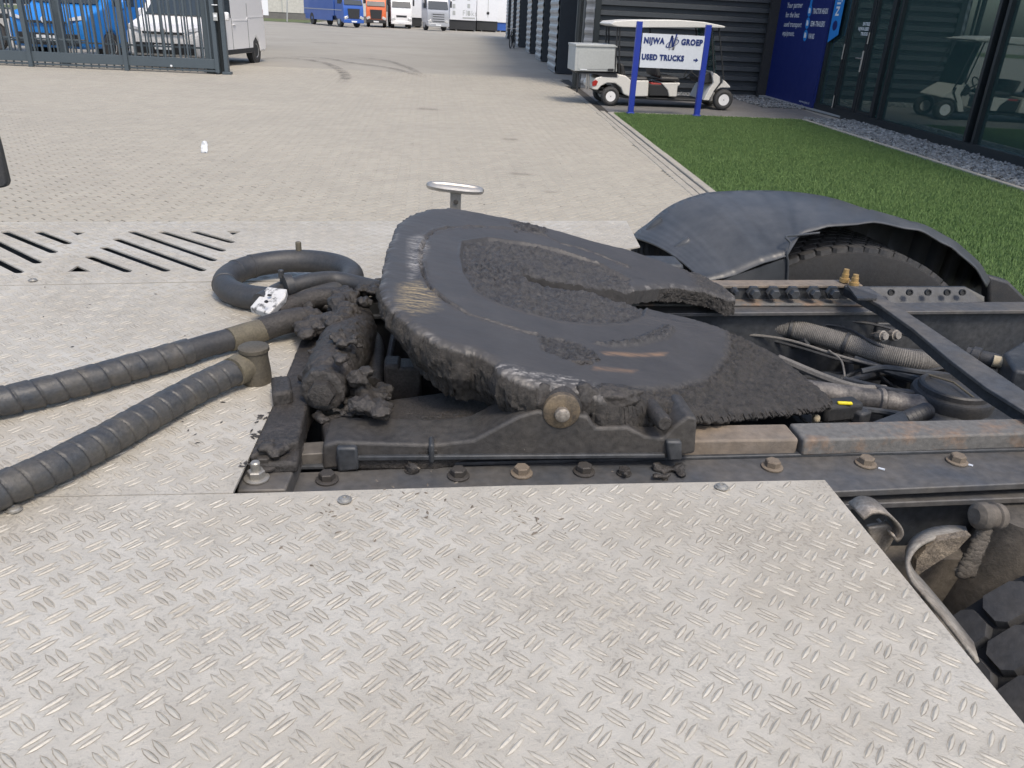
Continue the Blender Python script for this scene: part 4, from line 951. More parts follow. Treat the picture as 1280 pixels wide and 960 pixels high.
hs2 = obj('air_hose', wrapped(h2, .0238, .026, 2, m_hose), m_hose, TR, smooth=50, label='lower spiral wrapped hose on the deck')
a, b = P(296, 463, zc+.006), P(318, 452, zc+.006); d = (b-a).normalized()
mb = MB(); mb.lathe(a, d, [(-.01, .0255), (.008, .0262), (.010, .024), (.018, .0255), (.022, .0255)], 22); obj('hose_clamp', mb, m_khaki, hs2)
c = P(321, 476, ZD); mb = MB(); mb.lathe(c, (0, 0, 1), [(0, .026), (.02, .0255), (.045, .023), (.056, .0235), (.058, .026), (.064, .026), (.066, .023)], 24); elb = obj('elbow_fitting', mb, mat('brown_fitting', (.10, .088, .066), .6, .2, .2, 30, .2, 120, c2=(.06, .054, .045)), hs2)
mb = MB(); mb.prism([P(*q, ZD+.03) for q in ((338, 470), (362, 468), (366, 488), (340, 492))], (0, 0, -.028)); obj('fitting_lug', mb, m_mud, hs2, bevel=.006)
# hose loop
cl = P(362, 352, ZD+.028); ringp = []
for k in range(60):
    q = 2*math.pi*(k/60); ringp.append(cl+Vector((.140*math.cos(q), .122*math.sin(q), .006+.008*math.sin(q*1.0+.5))))
mb = MB(); mb.tube(ringp, .0268, 24, close=True); lp = obj('hose_loop', mb, m_rubber, TR, smooth=60, label='ring of coiled black hose on the deck')
for q in (R(155), R(195), R(135)):
    c = cl+Vector((.140*math.cos(q), .122*math.sin(q), .006+.008*math.sin(q+.5))); t = Vector((-.140*math.sin(q), .122*math.cos(q), 0)).normalized()
    mb = MB(); mb.lathe(c, t, [(-.004, .0268), (-.003, .0282), (.003, .0282), (.004, .0268)], 22); obj('tape_band', mb, m_rubber, lp)
mb = MB(); c = cl+Vector((.005, .122, .03)); mb.lathe(c, (0, 0, 1), [(-.03, .007), (.028, .007), (.03, .0055)], 12); obj('valve_stem', mb, m_khaki, lp)
# second hose inside the loop with the clamp and chipped tag
mb = MB(); mb.tube(smoothpath([P(325, 378, 1.10), P(355, 362, 1.105), P(390, 352, 1.11), (P(420, 350, 1.105)), P(450, 356, 1.10), P(475, 362, 1.10)]), .019, 18); h3 = obj('short_hose', mb, m_rubber, TR)
mb = MB(); mb.tube(smoothpath([P(345, 390, 1.085), P(370, 380, 1.09), P(400, 372, 1.095), P(440, 372, 1.09)]), .021, 18); obj('short_hose', mb, m_mud, TR)
p = P(360, 357, 1.12); mb = MB(); mb.lathe(p, (1, .55, .1), [(-.008, .021), (-.008, .025), (.008, .025), (.008, .021)], 20); mb.lathe(p+Vector((-.012, 0, .018)), (0, 0, 1), [(0, .006), (.014, .006), (.016, .004)], 10); obj('hose_clamp', mb, m_rubber, h3)
tg_ = [P(312, 384, 1.10), P(334, 358, 1.125), P(359, 361, 1.13), P(356, 372, 1.118), P(336, 392, 1.098)]
mb = MB(); mb.prism(tg_, Vector((0, .010, -.016))); tgp = obj('coupling_tag', mb, m_whitechip, h3, bevel=.003)
for px, py in ((337, 369), (343, 362), (333, 377)):
    mb = MB(); p = P(px, py, 1.121); mb.blob(p, (.005, .004, .003), px, 1, .4); obj('rivet', mb, m_dark, tgp)

# ---- far fender and wheel
top_out = [(789, 297), (797, 288), (811, 278), (830, 262), (850, 251), (870, 244), (889, 240), (936, 237.8), (991, 239.5), (1046, 249), (1104, 271), (1155, 290), (1194, 310), (1225, 337), (1238, 360)]
inn = [(880, 352, 2.16), (890, 350, 2.16), (905, 347, 2.16), (920, 343, 2.17), (938, 335, 2.17), (955, 328, 2.17), (970, 324, 2.18), (984, 319, 2.18), (1000, 293, 2.24), (1034, 283, 2.26), (1092, 278, 2.28), (1150, 288, 2.30), (1190, 309, 2.34), (1219, 334, 2.36), (1234, 358, 2.38)]
rj = random.Random(3); inn_d = []
for i in range(len(inn)-1):
    for k in range(3): inn_d.append(tuple(inn[i][j]+(inn[i+1][j]-inn[i][j])*k/3 for j in range(3)))
inn_d.append(inn[-1])
mb = MB(); vs_ = []; fs_ = []; NC = 14
Lo = [PY(px, py, 2.60) for px, py in top_out]; Li = [PY(q[0], q[1]+(rj.uniform(-.8, .8) if q[0] > 1010 else 0), q[2]) for q in inn_d]
def resample(l, n):
    return smoothpath(l, 4)
Lo = resample(Lo, 0); Li = smoothpath(Li, 2)
from_n = len(Li); Lo = [Lo[min(len(Lo)-1, round(i*(len(Lo)-1)/(from_n-1)))] for i in range(from_n)]
for a, b in zip(Lo, Li):
    for k in range(NC+1):
        t = k/NC; q = b.lerp(a, t); q = q+Vector((0, 0, .022*math.sin(math.pi*t)+.0012*noise.noise(q*4))); vs_.append(q)
nr = len(Lo)
for i in range(nr-1):
    for k in range(NC): fs_.append((i*(NC+1)+k, (i+1)*(NC+1)+k, (i+1)*(NC+1)+k+1, i*(NC+1)+k+1))
mb.add(vs_, fs_)
fe = obj('fender', mb, m_fender, TR, smooth=60, label='far grey mudguard broken open over the wheel')
sm = fe.modifiers.new('thick', 'SOLIDIFY'); sm.thickness = .004; sm.offset = -1
def near_loft(px, py):
    best = min(vs_, key=lambda q: ((lambda d: (640+FPX*d.dot(RT)/d.dot(FW)-px)**2+(480-FPX*d.dot(UP)/d.dot(FW)-py)**2)(q-C0)))
    return best
for (a_, b_) in (((804, 288), (827, 273)), ((840, 312), (862, 298))):
    A_ = near_loft(*a_); B_ = near_loft(*b_); mb = MB(); dn = Vector((0, 0, -.012)); mb.tube([A_+dn*1.4, A_.lerp(B_, .3)+dn, A_.lerp(B_, .75)+dn*.8, B_+dn*.7, B_+dn*1.2+(B_-A_)*.08], [.004, .013, .016, .017, .010], 14)
    obj('fender_rib', mb, m_fender, fe, smooth=60)
# outer side wall of the mudguard, seen from inside through the cut
mb = MB(); n_ = len(Lo); ow = []
for q in Lo: ow += [q+Vector((0, -.004, -.004)), Vector((q.x*.96+.05, q.y+.015, q.z-.42))]
mb.add(ow, [(2*i, 2*i+2, 2*i+3, 2*i+1) for i in range(n_-1)]); o = obj('fender_outer_wall', mb, m_fender, fe, smooth=60); s_ = o.modifiers.new('t', 'SOLIDIFY'); s_.thickness = .004
# ragged lip of the cut
mb = MB(); lipp = [PY(*q) for q in ((984, 350, 2.18), (985, 330, 2.18), (984, 318, 2.18), (988, 304, 2.19), (982, 296, 2.20), (998, 294, 2.23), (1024, 291, 2.25))]
mb.tube(smoothpath(lipp, 4), .0035, 8); obj('torn_lip', mb, m_fender, fe)
# side skirt below the crown on the near face
mb = MB(); sk = [(905, 349, 2.165), (938, 338, 2.175), (984, 322, 2.185), (984, 365, 2.185), (905, 365, 2.165)]
mb.prism([PY(*q) for q in sk], (0, .004, 0)); obj('fender_side', mb, m_fender, fe, smooth=0)
m_tyreshade = mat('tyre_groove_shade', (0.016, 0.017, 0.019), 0.85, 0, 0.2, 10, 0.2, 100, c2=(0.035, 0.033, 0.03))  # tyre rubber darkened to paint the shade between the tread blocks
def wheel(name, cx, cy, cz, r, wd, nblk, blocks, label, parent=TR):
    """axis along y; blocks: tread blocks built one by one"""
    hw = wd/2
    mb = MB(); mb.lathe((cx, cy, cz), (0, 1, 0), [(-hw*.75, r*.58), (-hw*.95, r*.66), (-hw, r*.80), (-hw*.96, r*.92), (-hw*.90, r*.965), (-hw*.84, r*.972), (hw*.84, r*.972), (hw*.90, r*.965), (hw*.96, r*.92), (hw, r*.80), (hw*.95, r*.66), (hw*.75, r*.58)], 72, False)
    ty = obj('wheel', mb, m_tyreshade, parent, smooth=30, label=label)
    mb = MB(); mb.lathe((cx, cy, cz), (0, 1, 0), [(-hw*.72, r*.585), (-hw*.80, r*.56), (-hw*.5, r*.50), (-hw*.2, r*.3), (-hw*.2, r*.1), (hw*.6, r*.1), (hw*.7, r*.56), (hw*.72, r*.585)], 40); obj('rim', mb, m_rim, ty)
    nc = 5 if blocks else 7
    bw = wd*.86/nc; bl = 2*math.pi*r/nblk
    src = None; mbj = MB()
    hexb = [(-bl*.46, -bw*.28), (-bl*.30, -bw*.46), (bl*.28, -bw*.46), (bl*.46, -bw*.22), (bl*.45, bw*.28), (bl*.27, bw*.46), (-bl*.30, bw*.46), (-bl*.46, bw*.18)]
    th = r*.026
    for c in range(nc):
        for k in range(nblk):
            an = 2*math.pi*(k+(.5 if c % 2 else 0))/nblk; yy = (c-(nc-1)/2)*bw
            rad = Vector((math.cos(an), 0, math.sin(an))); tan = Vector((-math.sin(an), 0, math.cos(an))); sgn = 1 if c % 2 else -1
            p0 = Vector((cx, cy+yy, cz))+rad*r*.972
            loc = [tan*u*sgn*-1+Vector((0, v, 0)) for u, v in hexb]
            if blocks:
                if src is None:
                    m2 = MB(); n = len(hexb)
                    bt = [Vector((u, v, -.004)) for u, v in hexb]; tp = [Vector((u*.93, v*.93, th)) for u, v in hexb]
                    m2.add(bt+tp, [tuple(range(n, 2*n))]+[(i, (i+1) % n, (i+1) % n+n, i+n) for i in range(n)])
                    src = obj('tread_block', m2, m_tyre, ty, origin=(0, 0, 0), smooth=0); o = src
                else: o = src.copy(); col.objects.link(o)
                mt = Matrix((tan*sgn, Vector((0, -1*sgn, 0))*-1*1, rad)).transposed()
                if mt.determinant() < 0: mt = Matrix((tan*sgn, Vector((0, -1, 0))*sgn, rad)).transposed()
                if mt.determinant() < 0: mt = Matrix((-tan, Vector((0, 1, 0)), rad)).transposed()
                o.parent = ty; o.rotation_euler = mt.to_euler(); o.location = p0-Vector(WL[ty.name])
            else:
                n = len(hexb); mbj.add([p0+q-rad*.003 for q in loc]+[p0+q*.93+rad*th for q in loc], [tuple(range(n, 2*n))]+[(i, (i+1) % n, (i+1) % n+n, i+n) for i in range(n)])
    if not blocks: obj('tread_blocks', mbj, m_tyre, ty, smooth=0, kind='stuff')
    return ty
wheel('wheel', 1.30, 2.42, .53, .525, .33, 64, False, 'far wheel under the broken mudguard')
wheel('wheel', 1.14, .70, .525, .52, .37, 42, True, 'near wheel with chunky tread blocks')
mb = MB(); mb.cyl((1.2, .9, .5), (1.2, 2.25, .5), .09, 20); obj('axle', mb, m_dark, TR)
# black splash flap behind the far wheel
mb = MB(); mb.prism([PY(1236, 345, 2.5), PY(1262, 352, 2.5), PY(1282, 372, 2.5), PY(1300, 420, 2.5), PY(1236, 420, 2.5)], (0, .05, 0)); obj('mud_flap', mb, m_rubber, TR, bevel=.01)
# ---- muddy suspension beside the near wheel
m_clay = mat('clay_coated_steel', (.125, .11, .092), .85, 0, .2, 9, .4, 90, c2=(.06, .056, .05), dirt=1.0)
mb = MB(); mb.box((1.3, 1.02, .62), (1.7, .04, .5)); obj('spring_hanger', mb, m_clay, TR)
a = PY(1272, 645, .98); mb = MB(); mb.lathe(a+Vector((.03, .02, -.03)), (0, 0, 1), [(-.22, .085), (-.16, .092), (-.10, .075), (-.06, .07), (-.02, .055), (.02, .05)], 24); obj('air_spring', mb, m_clay, TR, smooth=60)
a, b = PY(1236, 640, .955), PY(1250, 652, .955)
mb = MB(); mb.lathe(PY(1222, 645, .95), (1, .1, -.1), [(-.006, .012), (0, .020), (.012, .022), (.014, .019), (.026, .019), (.028, .022), (.04, .020), (.046, .012)], 18); obj('damper_eye', mb, m_clay, TR)
mb = MB(); dp = [PY(1232, 660, .95), PY(1222, 690, .94), PY(1207, 716, .93)]
for t in range(26):
    q = dp[0].lerp(dp[2], t/25); mb.blob(q, (.011+.006*(t/25), .010, .010), t, 2, .5)
obj('muddy_rod', mb, m_clay, TR, smooth=60)
# bent bracket and mudguard stay
mb = MB(); hk = smoothpath([PY(*q, .90) for q in ((1078, 648), (1092, 640), (1110, 642), (1125, 655), (1130, 668), (1122, 678), (1115, 670))], 5)
mb.add([p_ for q in hk for p_ in (q, q+Vector((0.004, .05, -.006)))], [(2*i, 2*i+2, 2*i+3, 2*i+1) for i in range(len(hk)-1)])
o = obj('bent_bracket', mb, m_alulump, TR, smooth=60); s_ = o.modifiers.new('t', 'SOLIDIFY'); s_.thickness = .004
mb = MB(); mb.prism([PY(*q, .92) for q in ((1085, 660), (1112, 655), (1122, 668), (1110, 690), (1095, 695))], (0, .01, 0)); obj('bracket_plate', mb, m_alulump, TR, bevel=.003)
arc_ = smoothpath([PY(*q) for q in ((1212, 669, .93), (1190, 668, .91), (1165, 672, .89), (1143, 684, .86), (1132, 704, .83), (1138, 728, .80), (1158, 752, .77), (1185, 785, .73), (1220, 830, .68))], 5)
mb = MB(); mb.add([p_ for q in arc_ for p_ in (q, q+Vector((.040, .060, -.026)))], [(2*i, 2*i+1, 2*i+3, 2*i+2) for i in range(len(arc_)-1)])
o = obj('fender_stay', mb, mat('dusty_aluminium', (.33, .31, .27), .7, .2, .2, 20, .4, 80, c2=(.15, .13, .11), dirt=1.0), TR, smooth=60); s_ = o.modifiers.new('t', 'SOLIDIFY'); s_.thickness = .005
mb = MB(); mb.prism([PY(*q, .885) for q in ((1143, 722), (1146, 700), (1158, 684), (1175, 676), (1214, 669), (1196, 688), (1170, 704))], (0, .012, 0)); obj('stay_web', mb, mat('straw_mud', (.26, .215, .16), .95, 0, .35, 45, .9, 60, c2=(.09, .075, .06), dirt=1.0), TR, smooth=0)
mb = MB(); mb.prism([PY(*q, .80) for q in ((1150, 752), (1172, 748), (1186, 770), (1222, 816), (1217, 826))], (0, .01, 0)); obj('stay_plate', mb, m_alulump, TR, smooth=0)
# cab side fairing glimpsed on the left
mb = MB(); mb.prism([PY(-190, 40, 2.55), PY(-35, 60, 2.55), PY(-1, 186, 2.55), PY(9, 228, 2.55), PY(7, 234, 2.55), PY(-4, 236, 2.55), PY(-190, 240, 2.55)], (0, .03, 0)); obj('cab_fairing', mb, m_rubber, TR, bevel=.006)

# ================================================================== BUILDING
XL = lambda y: 3.66+(y-21.8)*0.0467            # left (yard) wall line
YF = 22.0                                      # front wall plane
def ribbed(a, b, z0, z1, depth, out):
    """one horizontal trapezoid cladding rib from a to b (xy), between z0..z1, standing proud along out"""
    h = z1-z0; pr = [(0, z0), (0, z0+h*.40), (depth, z0+h*.48), (depth, z0+h*.90), (0, z1-.003)]
    mb = MB(); o = Vector(out); A = [Vector((a[0], a[1], z))+o*d for d, z in pr]; B = [Vector((b[0], b[1], z))+o*d for d, z in pr]
    mb.add(A+B, [(i, i+1, 6+i, 5+i) for i in range(4)]); return mb
BD = root('showroom_building', (7.0, 22.0, 0), 'anthracite showroom building with ribbed front wall and glazed side', 'building')
x0w, x1w = 4.25, facx(YF)+.05
pitch = .235
src = None
mb = ribbed((x0w, YF), (x1w, YF), 0, pitch, .085, (0, -1, 0)); src = obj('cladding_rib', mb, m_clad, BD, smooth=0)
z0 = WL[src.name][2]
for k in range(1, 28): dup(src, BD, (WL[src.name][0], WL[src.name][1], z0+k*pitch))
mb = MB(); mb.box(((x0w+x1w)/2, YF+.12, 3.35), (x1w-x0w, .2, 6.7)); obj('wall_core', mb, m_frame, BD)
# corner: pale corrugated return, corner trim, rainwater pipe
def vcorr(name, a, b, z1, parent, n, material, out):
    """vertical face from a to b with horizontal corrugation"""
    mb = MB(); o = Vector(out); k = int(z1/.06); vs_ = []
    for i in range(k+1):
        d = .022*(.5+.5*math.sin(i*math.pi/1.0+.0)) if 0 else (.022 if (i//2) % 2 else 0)
        vs_ += [Vector((a[0], a[1], i*z1/k))+o*d, Vector((b[0], b[1], i*z1/k))+o*d]
    mb.add(vs_, [(2*i, 2*i+1, 2*i+3, 2*i+2) for i in range(k)]); return obj(name, mb, material, parent, smooth=0)
vcorr('corrugated_panel', (3.93, YF+.1), (4.12, YF-.10), 6.7, BD, 0, m_cladlight, (-.7, -.7, 0))
mb = MB(); mb.box((4.19, YF-.07, 3.35), (.15, .12, 6.7)); obj('corner_trim', mb, m_frame, BD)
mb = MB(); mb.box((3.99, YF+.7, 3.35), (.2, 1.2, 6.7)); obj('corner_pier', mb, m_pilaster, BD)
mb = MB(); mb.cyl((3.72, 21.85, 0), (3.72, 21.85, 6.7), .06, 12); mb.cyl((3.80, 21.95, 0), (3.80, 21.95, 6.7), .035, 10); mb.box((3.74, 21.85, .02), (.26, .16, .05)); obj('rainwater_pipe', mb, m_frame, BD)
mb = MB(); mb.box((6.45, 24.6, 6.95), (5.6, 5.4, .3)); obj('roof', mb, m_frame, BD)
# warehouse bays beyond
WH = root('warehouse_building', (6.5, 45.0, 0), 'long warehouse with dark piers and pale corrugated bays beyond the corner', 'building')
for i, y in enumerate((27.4, 34.4, 41.4, 49.0, 57.0, 65.0)):
    x = dict([(27.4, 4.05), (34.4, 4.46), (41.4, 4.80), (49.0, 5.0)]).get(y, XL(y)+.1); mb = MB(); mb.box((x+.55, y+.06, 3.3), (1.1, .12, 6.6)); pr_ = obj('pier', mb, m_pilaster, WH)
    vcorr('corrugated_panel', (x+.05, y+2.6), (x-.03, y+.12), 6.6, WH, 0, m_cladlight, (-1, 0, 0))
    mb = MB(); mb.box((x+.60, y+1.4, 3.3), (1.06, 2.5, 6.58)); obj('bay_wall', mb, m_pilaster, WH)
mb = MB(); mb.box((XL(46)+3.5, 46, 3.3), (5.0, 42, 6.6), Matrix.Rotation(-.0467, 3, 'Z')); obj('wall', mb, m_pilaster, WH)
mb = MB(); mb.box((XL(46)+3.3, 46, 6.75), (6.4, 43, .3), Matrix.Rotation(-.0467, 3, 'Z')); obj('roof', mb, m_frame, WH)
# glazed side
fd = Vector((facx(10)-facx(20), -10, 0)).normalized(); fn = Vector((-fd.y*-1, 0, 0)); fn = Vector((fd.y, -fd.x, 0)); 
if fn.x > 0: fn = -fn
def fpt(y, z, o=0.0): return Vector((facx(y), y, z))+fn*o
def fbox(y0, y1, z0, z1, o0, o1):
    mb = MB(); mb.prism([fpt(y0, z0, o0), fpt(y1, z0, o0), fpt(y1, z1, o0), fpt(y0, z1, o0)], fn*(o1-o0)); return mb
mb = fbox(7.0, 18.75, .0, .16, -.10, .035); obj('facade_plinth', mb, m_frame, BD)
mb = fbox(7.0, 21.9, 4.6, 6.8, -.12, .03); obj('facade_fascia', mb, m_clad, BD)
mull = (18.36, 17.46, 16.42, 15.62, 15.34, 12.38, 12.15, 9.2, 7.0)
for y in mull:
    mb = fbox(y-.035, y+.035, .16, 4.6, -.09, .02); obj('mullion', mb, m_frame, BD, bevel=.004)
panes = ((15.32, 12.41), (12.12, 9.23), (9.17, 7.03))
for y1, y0 in panes:
    mb = fbox(y0, y1, .16, 4.6, -.055, -.045); obj('window_pane', mb, m_glass, BD, smooth=0)
mb = fbox(17.50, 18.32, .16, 4.6, -.055, -.045); obj('window_pane', mb, m_glass, BD, smooth=0)
mb = fbox(15.38, 15.58, .16, 4.6, -.055, -.045); obj('window_pane', mb, m_glass, BD, smooth=0)
DR = obj('door', fbox(16.47, 17.41, .10, 3.2, -.05, -.04), m_glass, BD, smooth=0, label='glass entrance door with white lettering')
D2 = obj('door', fbox(15.67, 16.37, .10, 3.2, -.05, -.04), m_glass, BD, smooth=0)
for y, par in ((16.51, DR), (17.38, DR), (15.70, D2), (16.34, D2)):
    mb = fbox(y-.03, y+.03, .1, 3.2, -.07, .01); obj('door_stile', mb, m_frame, par)
for par, y0, y1 in ((DR, 16.55, 17.34), (D2, 15.74, 16.30)):
    mb = fbox(y0, y1, .10, .22, -.075, .008); obj('door_rail', mb, m_frame, par)
mb = MB(); mb.tube([fpt(16.52, 1.18, .02), fpt(16.52, 1.18, .07), fpt(16.68, 1.18, .07)], .014, 8); mb.tube([fpt(16.52, .93, .014), fpt(16.52, 1.32, .014)], .02, 8); obj('door_handle', mb, m_chrome, DR)
mb = MB(); mb.tube([fpt(17.43, 1.12, .03), fpt(17.43, 1.42, .03)], .012, 8); obj('door_hinge', mb, m_chrome, DR)
mb = MB(); mb.tube([fpt(17.43, .14, .03), fpt(17.43, .40, .03)], .012, 8); obj('door_hinge', mb, m_chrome, DR)
mb = MB(); mb.tube([fpt(16.40, 1.45, .03), fpt(16.40, 1.66, .03)], .012, 8); obj('door_hinge', mb, m_chrome, D2)
facd = -fd  # pointing away from the camera; text is read with x towards the camera
for i, (s, z) in enumerate((('ENTREE', 1.78), ('NIJWA USED', 1.69), ('TRUCKS', 1.60))):
    text('door_lettering', s, m_textwhite, DR, fpt((16.80, 16.97, 16.82)[i], z, .014), fd, (0, 0, 1), height=.062, bold=.03, width=(.31, .48, .32)[i])
# interior seen through the glass
mb = MB(); mb.box((facx(14)+2.6, 14, .02), (5.0, 15.5, .04)); obj('showroom_floor', mb, m_interior, BD)
mb = MB(); mb.box((facx(14)+5.1, 14, 2.3), (.1, 15.5, 4.6)); obj('showroom_back_wall', mb, m_interior, BD)
for y_ in (21.6, 6.3): mb = MB(); mb.box((facx(14)+2.55, y_, 2.3), (5.0, .1, 4.6)); obj('showroom_end_wall', mb, m_dark, BD)
mb = MB(); mb.box((facx(14)+2.6, 14, 4.65), (5.2, 15.6, .1)); obj('showroom_ceiling', mb, m_dark, BD)
m_tealframe = mat('pale_teal_column', (.30, .42, .41), .6, 0, .05, 1)
for y in (14.75, 11.5, 8.4):
    mb = MB(); mb.box((facx(y)+.38, y, 2.3), (.22, .22, 4.55)); obj('inner_column', mb, m_tealframe, BD, bevel=.01)
for y in (13.4, 10.4):
    mb = MB(); mb.box((facx(y)+1.5, y, .74), (.8, 1.5, .04)); mb.box((facx(y)+1.2, y-.6, .37), (.05, .05, .72)); mb.box((facx(y)+1.8, y-.6, .37), (.05, .05, .72)); mb.box((facx(y)+1.2, y+.6, .37), (.05, .05, .72)); mb.box((facx(y)+1.8, y+.6, .37), (.05, .05, .72))
    o = tag(obj('showroom_table', mb, m_beige, bevel=.004), ('pale table inside the glazed showroom, beside the golf cart reflection', 'pale table inside the glazed showroom near the right photo edge')[y < 12], 'table', 'tables inside the showroom')
# blue information panel on the facade
pb0, pb1 = 21.8, 18.40
IP = root('information_panel', fpt(19.9, 0, .05), 'tall dark blue information panel with white text beside the glass door', 'sign')
obj('panel_board', fbox(pb1, pb0, .04, 4.3, .01, .07), m_navy, IP)
for i, (s, z) in enumerate((('Your partner', 2.12), ('for the best', 1.91), ('used transport', 1.70), ('equipment.', 1.50))):
    text('panel_lettering', s, m_textwhite, IP, fpt(21.05, z, .072), fd, (0, 0, 1), height=.12, bold=.01, width=(1.0, .90, 1.15, .80)[i])
for i, (s, z, wd) in enumerate((('TRACTOR HEADS', 1.99, .84), ('SEMI-TRAILERS', 1.73, .80), ('VANS', 1.47, .34))):
    text('panel_lettering', s, m_textwhite, IP, fpt(19.36, z, .072), fd, (0, 0, 1), height=.11, bold=.02, width=wd)
    mb = MB(); c_ = fpt(19.56, z+.06, .071); mb.add([c_+fd*.12*math.cos(q)+Vector((0, 0, .125*math.sin(q))) for q in [2*math.pi*k/20 for k in range(20)]], [tuple(range(20))]); ic = obj('icon_disc', mb, m_cyan, IP, smooth=0)
    mb = MB(); c_ = fpt(19.56, z+.06, .074); mb.add([c_+fd*x_+Vector((0, 0, z_)) for x_, z_ in ((-.06, -.05), (.06, -.05), (.06, .0), (.02, .06), (-.06, .06))], [(0, 1, 2, 3, 4)]); obj('icon_mark', mb, m_textwhite, ic, smooth=0)
mb = MB(); c_ = lambda y, z: fpt(y, z, .0715)
mb.add([c_(19.62, 2.12), c_(19.50, 2.12), c_(19.50, 2.5), c_(19.62, 2.5)], [(0, 1, 2, 3)]); obj('icon_stem', mb, m_cyan, IP, smooth=0)
mb = MB(); mb.prism([fpt(18.32, 1.42, .025), fpt(17.86, 1.58, .025), fpt(17.86, 4.3, .025), fpt(18.32, 4.3, .025)], fn*.012); bn = obj('banner', mb, m_cyan, IP, smooth=0)
text('banner_lettering', 'NIJWA', m_textwhite, bn, fpt(18.00, 1.95, .041), (0, 0, 1), -fd, height=.18, bold=.03, width=.85)
mb = MB(); q0 = fpt(18.09, 1.76, .040); mb.add([q0+fd*.12*math.cos(q)+Vector((0, 0, .10*math.sin(q))) for q in [2*math.pi*k/18 for k in range(18)]], [tuple(range(18))]); obj('banner_emblem', mb, m_navy, bn, smooth=0)
text('panel_lettering', 'www.nijwa.nl', m_textwhite, IP, fpt(19.2, .10, .072), fd, (0, 0, 1), height=.06, width=.62)

# ================================================================== SIGN BOARD
SB = root('sign_board', (4.53, 16.05, 0), 'white NIJWA GROEP used trucks sign board on two blue posts', 'sign')
bl, br_ = Vector((3.875, 16.05, 0)), Vector((5.20, 16.05, 0))
for q in (bl, br_):
    mb = MB(); mb.box((q.x, q.y, .825), (.105, .085, 1.65)); mb.box((q.x, q.y, .02), (.14, .12, .04)); obj('post', mb, m_blue, SB, bevel=.006)
ztop = PY(796, 41, 16.0).z; zbot = PY(795, 84, 16.0).z
mb = MB(); mb.box((4.5375, 16.0, (ztop+zbot)/2), (1.19, .03, ztop-zbot)); brd = obj('board', mb, m_signwhite, SB, bevel=.002)
fy = 15.981
text('lettering', 'NIJWA', m_textblue, SB, (3.975, fy, zbot+.43), (1, 0, 0), (0, 0, 1), height=.10, bold=.06, width=.40)
text('lettering', 'GROEP', m_textblue, SB, (4.69, fy, zbot+.43), (1, 0, 0), (0, 0, 1), height=.10, bold=.06, width=.42)
text('lettering', 'USED TRUCKS', m_textblue, SB, (3.965, fy, zbot+.145), (1, 0, 0), (0, 0, 1), height=.095, bold=.06, width=.82)
# emblem: tilted N in an orbit ring
def flat(polys, y, name, material, parent):
    mb = MB()
    for p_ in polys: mb.add([(x, y, z) for x, z in p_], [tuple(range(len(p_)))])
    return obj(name, mb, material, parent, smooth=0)
ex, ez = 4.525, zbot+.47
def sh(l, dx=0, dz=0): return [(ex+dx+x+.22*z, ez+dz+z) for x, z in l]
m_shadowprint = mat('grey_print', (.30, .31, .33), .5, 0, .03)
flat([sh([(-.06, -.11), (-.025, -.11), (-.025, .10), (-.06, .10)], .02, -.03), sh([(-.06, .10), (-.02, .10), (.045, -.11), (.005, -.11)], .02, -.03), sh([(.02, -.11), (.05, -.11), (.05, .12), (.02, .12)], .02, -.03)], fy-.001, 'emblem_shadow', m_shadowprint, SB)
flat([sh([(-.06, -.09), (-.03, -.09), (-.03, .11), (-.06, .11)]), sh([(-.06, .11), (-.025, .11), (.045, -.09), (.01, -.09)]), sh([(.02, -.09), (.05, -.09), (.05, .14), (.02, .14)])], fy-.002, 'emblem', m_textblue, SB)
ring = []
for k in range(30):
    q0, q1 = 2*math.pi*(k/36)+2.0, 2*math.pi*((k+1)/36)+2.0
    f_ = lambda q, r_: (ex+math.cos(.45)*.135*r_*math.cos(q)-math.sin(.45)*.055*r_*math.sin(q), ez-.03+math.sin(.45)*.135*r_*math.cos(q)+math.cos(.45)*.055*r_*math.sin(q))
    ring.append([f_(q0, 1), f_(q1, 1), f_(q1, .84), f_(q0, .84)])
flat(ring, fy-.003, 'emblem_ring', m_textblue, SB)
flat([[(x_-.05, z_) for x_, z_ in [(5.02, zbot+.155), (5.065, zbot+.155), (5.065, zbot+.13), (5.115, zbot+.17), (5.065, zbot+.21), (5.065, zbot+.185), (5.02, zbot+.185)]]], fy, 'arrow', m_textblue, SB)

# ================================================================== GOLF CART
YC = 17.55
GC = root('golf_cart', (5.0, YC+.55, 0), 'white golf cart parked against the dark ribbed wall', 'golf cart')
def cprof(name, px, y0, y1, material, parent=GC, bevel=.02, label=None):
    mb = MB(); mb.prism([PY(x, y, YC) + Vector((0, y0, 0)) for x, y in px], (0, y1-y0, 0)); return obj(name, mb, material, parent, bevel=bevel, seg=3, label=label)
def cz(px, py): return PY(px, py, YC)
# tyres
def cart_wheel(px, py, yo):
    c = cz(px, py)+Vector((0, yo, 0)); r_ = c.z
    mb = MB(); mb.lathe(c, (0, 1, 0), [(-.09, r_*.55), (-.10, r_*.75), (-.085, r_*.93), (-.05, r_), (.05, r_), (.085, r_*.93), (.10, r_*.75), (.09, r_*.55)], 28, False); w_ = obj('wheel', mb, m_tyre, GC)
    mb = MB(); mb.lathe(c, (0, 1, 0), [(-.088, r_*.56), (-.085, r_*.50), (-.05, r_*.42), (-.05, r_*.16), (-.075, r_*.15), (-.075, .01), (.07, .01), (.08, r_*.56)], 24); obj('rim', mb, m_white, w_)
    mb = MB(); mb.lathe(c+Vector((0, -.08, 0)), (0, -1, 0), [(-.01, r_*.15), (.005, r_*.14), (.008, r_*.06)], 12); obj('hub_cap', mb, m_plastic, w_)
for px, py in ((763.5, 120.5), (905, 125)):
    cart_wheel(px, py, .10); cart_wheel(px, py, 1.02)
